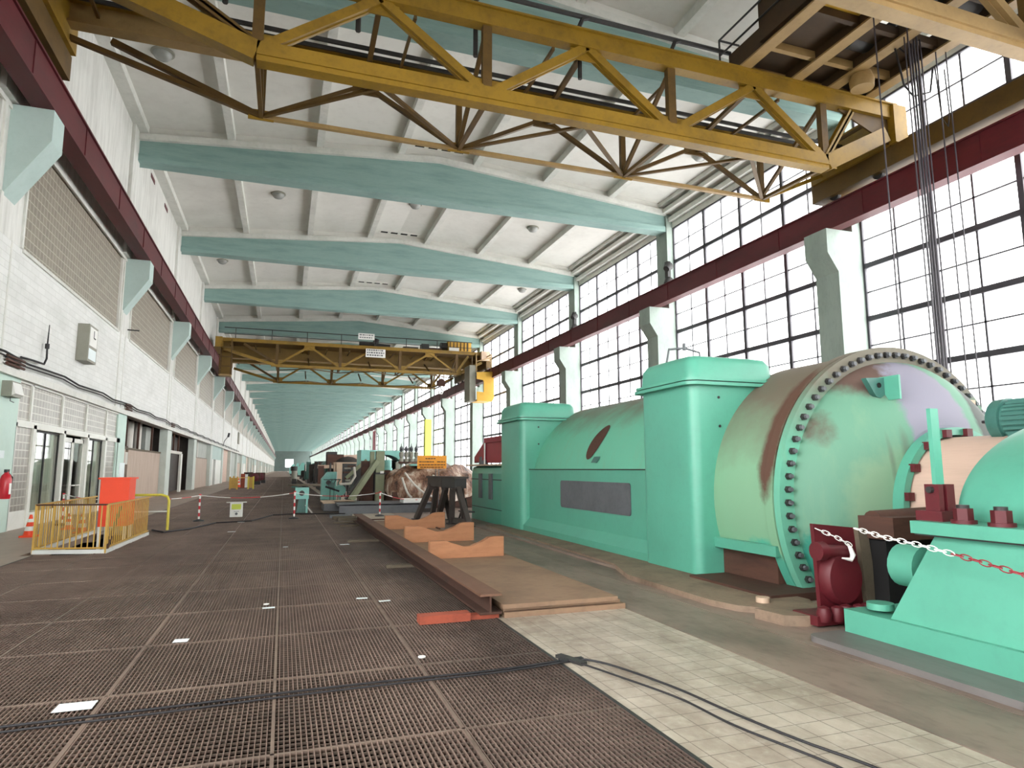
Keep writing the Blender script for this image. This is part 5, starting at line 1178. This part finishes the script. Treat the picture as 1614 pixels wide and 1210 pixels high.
for y, x, lb in ((76, -2.9, 'dark red pump set just beyond the distant yellow barrier'), (84, -2.6, 'red brown machine second along beyond the distant yellow barrier'), (92, -4.3, 'low dark machine by the wall beyond distant yellow barrier')):
    t = thing('distant_machine', lb, 'machine', (x, y, 0))
    m = MB(); m.box(x-.6, x+.6, y, y+1.6, 0, .35, 'dark_steel'); part('base', m, t)
    m = MB(); m.lathe([(.2, y+.1), (.45, y+.2), (.45, y+1.3), (.2, y+1.4)], (x, 0, .75), 'y', 'dred' if x > -3 else 'dark_steel', 16); m.box(x-.55, x+.55, y+.3, y+.6, .3, 1.25, 'rust'); part('casing', m, t)
# papers on the grating
PAPER = [(-1.31, 5.54, .24, .17, 'largest white paper sheet beside the double cable nearest the viewer'), (-.87, 7.25, .13, .12, 'white paper square alone on grating between large sheet and the round disc'), (-.1, 8.56, .14, .07, 'white paper card next to the seam with small round disc behind'),
         (1.02, 8.77, .14, .07, 'white paper card left of its twin near the joist'.replace('left of', 'farther from joist than')), (1.27, 8.5, .14, .06, 'white paper card closest to the rusty joist'),
         (-1.23, 19.07, .2, .14, 'tiny distant white paper near the floor sign, first of the pair'), (1.34, 15.02, .2, .12, 'white paper card beside the plank under the joist'), (-1.19, 22.4, .2, .1, 'tiny white paper just before the floor sign'), (.11, 14.98, .1, .1, 'tiny white scrap beside the middle grating seam')]
for x, y, w, d, lb in PAPER:
    m = MB(); a = R.uniform(-.15, .15); c, s = math.cos(a), math.sin(a)
    q = [(x+u*c-v*s, y+u*s+v*c) for u, v in ((-w/2, -d/2), (w/2, -d/2), (w/2, d/2), (-w/2, d/2))]
    m.prism(q, 'xy', .003, .006, 'paper'); solo('paper_sheet', m, lb, 'paper', (x, y, .003), 'white papers on the grating')
for x, y, lb in ((1.22, 5.91, 'round white disc on the grating before the red timber block'), (-.13, 8.78, 'round white disc behind the white paper card at the seam')):
    m = MB(); m.cyl((x, y, .003), (x, y, .012), .033, 'white', 20); solo('white_disc', m, lb, 'disc', (x, y, .003))
# cables crossing the grating and tiles
def smooth(P, k_=6):
    out = []
    for i in range(len(P)-1):
        p0, p1, p2, p3 = (Vector(P[max(i-1, 0)]), Vector(P[i]), Vector(P[i+1]), Vector(P[min(i+2, len(P)-1)]))
        for q in range(k_):
            t = q/k_; out.append(.5*((2*p1)+(p2-p0)*t+(2*p0-5*p1+4*p2-p3)*t*t+(3*p1-p0-3*p2+p3)*t**3))
    return out+[Vector(P[-1])]
z = .015
m = MB(); m.tube(smooth([(-3.2, 5.12, z), (-1.64, 5.24, z), (-.74, 5.27, z), (.04, 5.31, z), (.83, 5.32, z), (1.7, 5.3, z), (2.29, 5.36, z), (2.44, 5.39, z), (2.65, 5.14, z), (2.84, 4.48, z), (2.92, 3.92, z), (3.02, 3.38, z), (3.15, 2.9, z), (3.2, 2.3, z)]), .009, 'black', 8)
solo('power_cable', m, 'black cable looping over tape and tiles, the outer of two', 'cable', (0, 5.3, z))
m = MB(); m.tube(smooth([(-3.2, 5.02, z), (-1.64, 5.14, z), (-.74, 5.17, z), (.04, 5.22, z), (.83, 5.24, z), (1.7, 5.24, z), (2.29, 5.31, z), (2.41, 5.3, z), (2.6, 4.75, z), (2.75, 4.22, z), (2.8, 3.68, z), (2.95, 3.05, z), (3.05, 2.3, z)]), .008, 'black', 8)
solo('power_cable', m, 'black cable crossing grating and tiles, the inner of two', 'cable', (0, 5.2, z))
m = MB(); m.bar((2.36, 5.52, .012), (2.47, 5.22, .012), .07, .03, 'dark_steel'); m.bar((2.3, 5.36, .01), (2.52, 5.36, .012), .05, .03, 'black'); solo('cable_tape', m, 'dark strip of tape holding the cables at the tile edge', 'tape', (2.4, 5.37, 0))
m = MB(); m.tube(smooth([(2.5, 19.9, .16), (3.0, 19.75, .165), (3.5, 18.9, .165), (3.72, 17.6, .165), (3.75, 16.2, .165)]), .02, 'rust', 6); solo('bent_bar', m, 'bent rusty bar lying on the far end of the brown plates', 'bar', (3.2, 19, .15))

# ------------------------------------------------------------------ light
w = bpy.data.worlds.new('overcast_sky'); SC.world = w; w.use_nodes = True
nt = w.node_tree; bg = nt.nodes['Background']; bg.inputs[0].default_value = (1., .995, .99, 1); bg.inputs[1].default_value = 6.5
# overcast sky, brighter on the side away from the tall windows
tc = nt.nodes.new('ShaderNodeTexCoord'); dp = nt.nodes.new('ShaderNodeVectorMath'); dp.operation = 'DOT_PRODUCT'; dp.inputs[1].default_value = (-.72, -.69, 0)
mp = nt.nodes.new('ShaderNodeMapRange'); mp.inputs[1].default_value = -.8; mp.inputs[2].default_value = .8; mp.inputs[3].default_value = 4.3; mp.inputs[4].default_value = 10.5
nt.links.new(tc.outputs['Generated'], dp.inputs[0]); nt.links.new(dp.outputs['Value'], mp.inputs[0]); nt.links.new(mp.outputs[0], bg.inputs[1])
SC.view_settings.view_transform = 'Standard'; SC.view_settings.look = 'None'; SC.view_settings.gamma = 1; SC.view_settings.use_curve_mapping = False
SC.view_settings.exposure = 0.72
SC.cycles.max_bounces = 10; SC.cycles.diffuse_bounces = 6; SC.cycles.transparent_max_bounces = 16
SC.cycles.caustics_reflective = False; SC.cycles.caustics_refractive = False
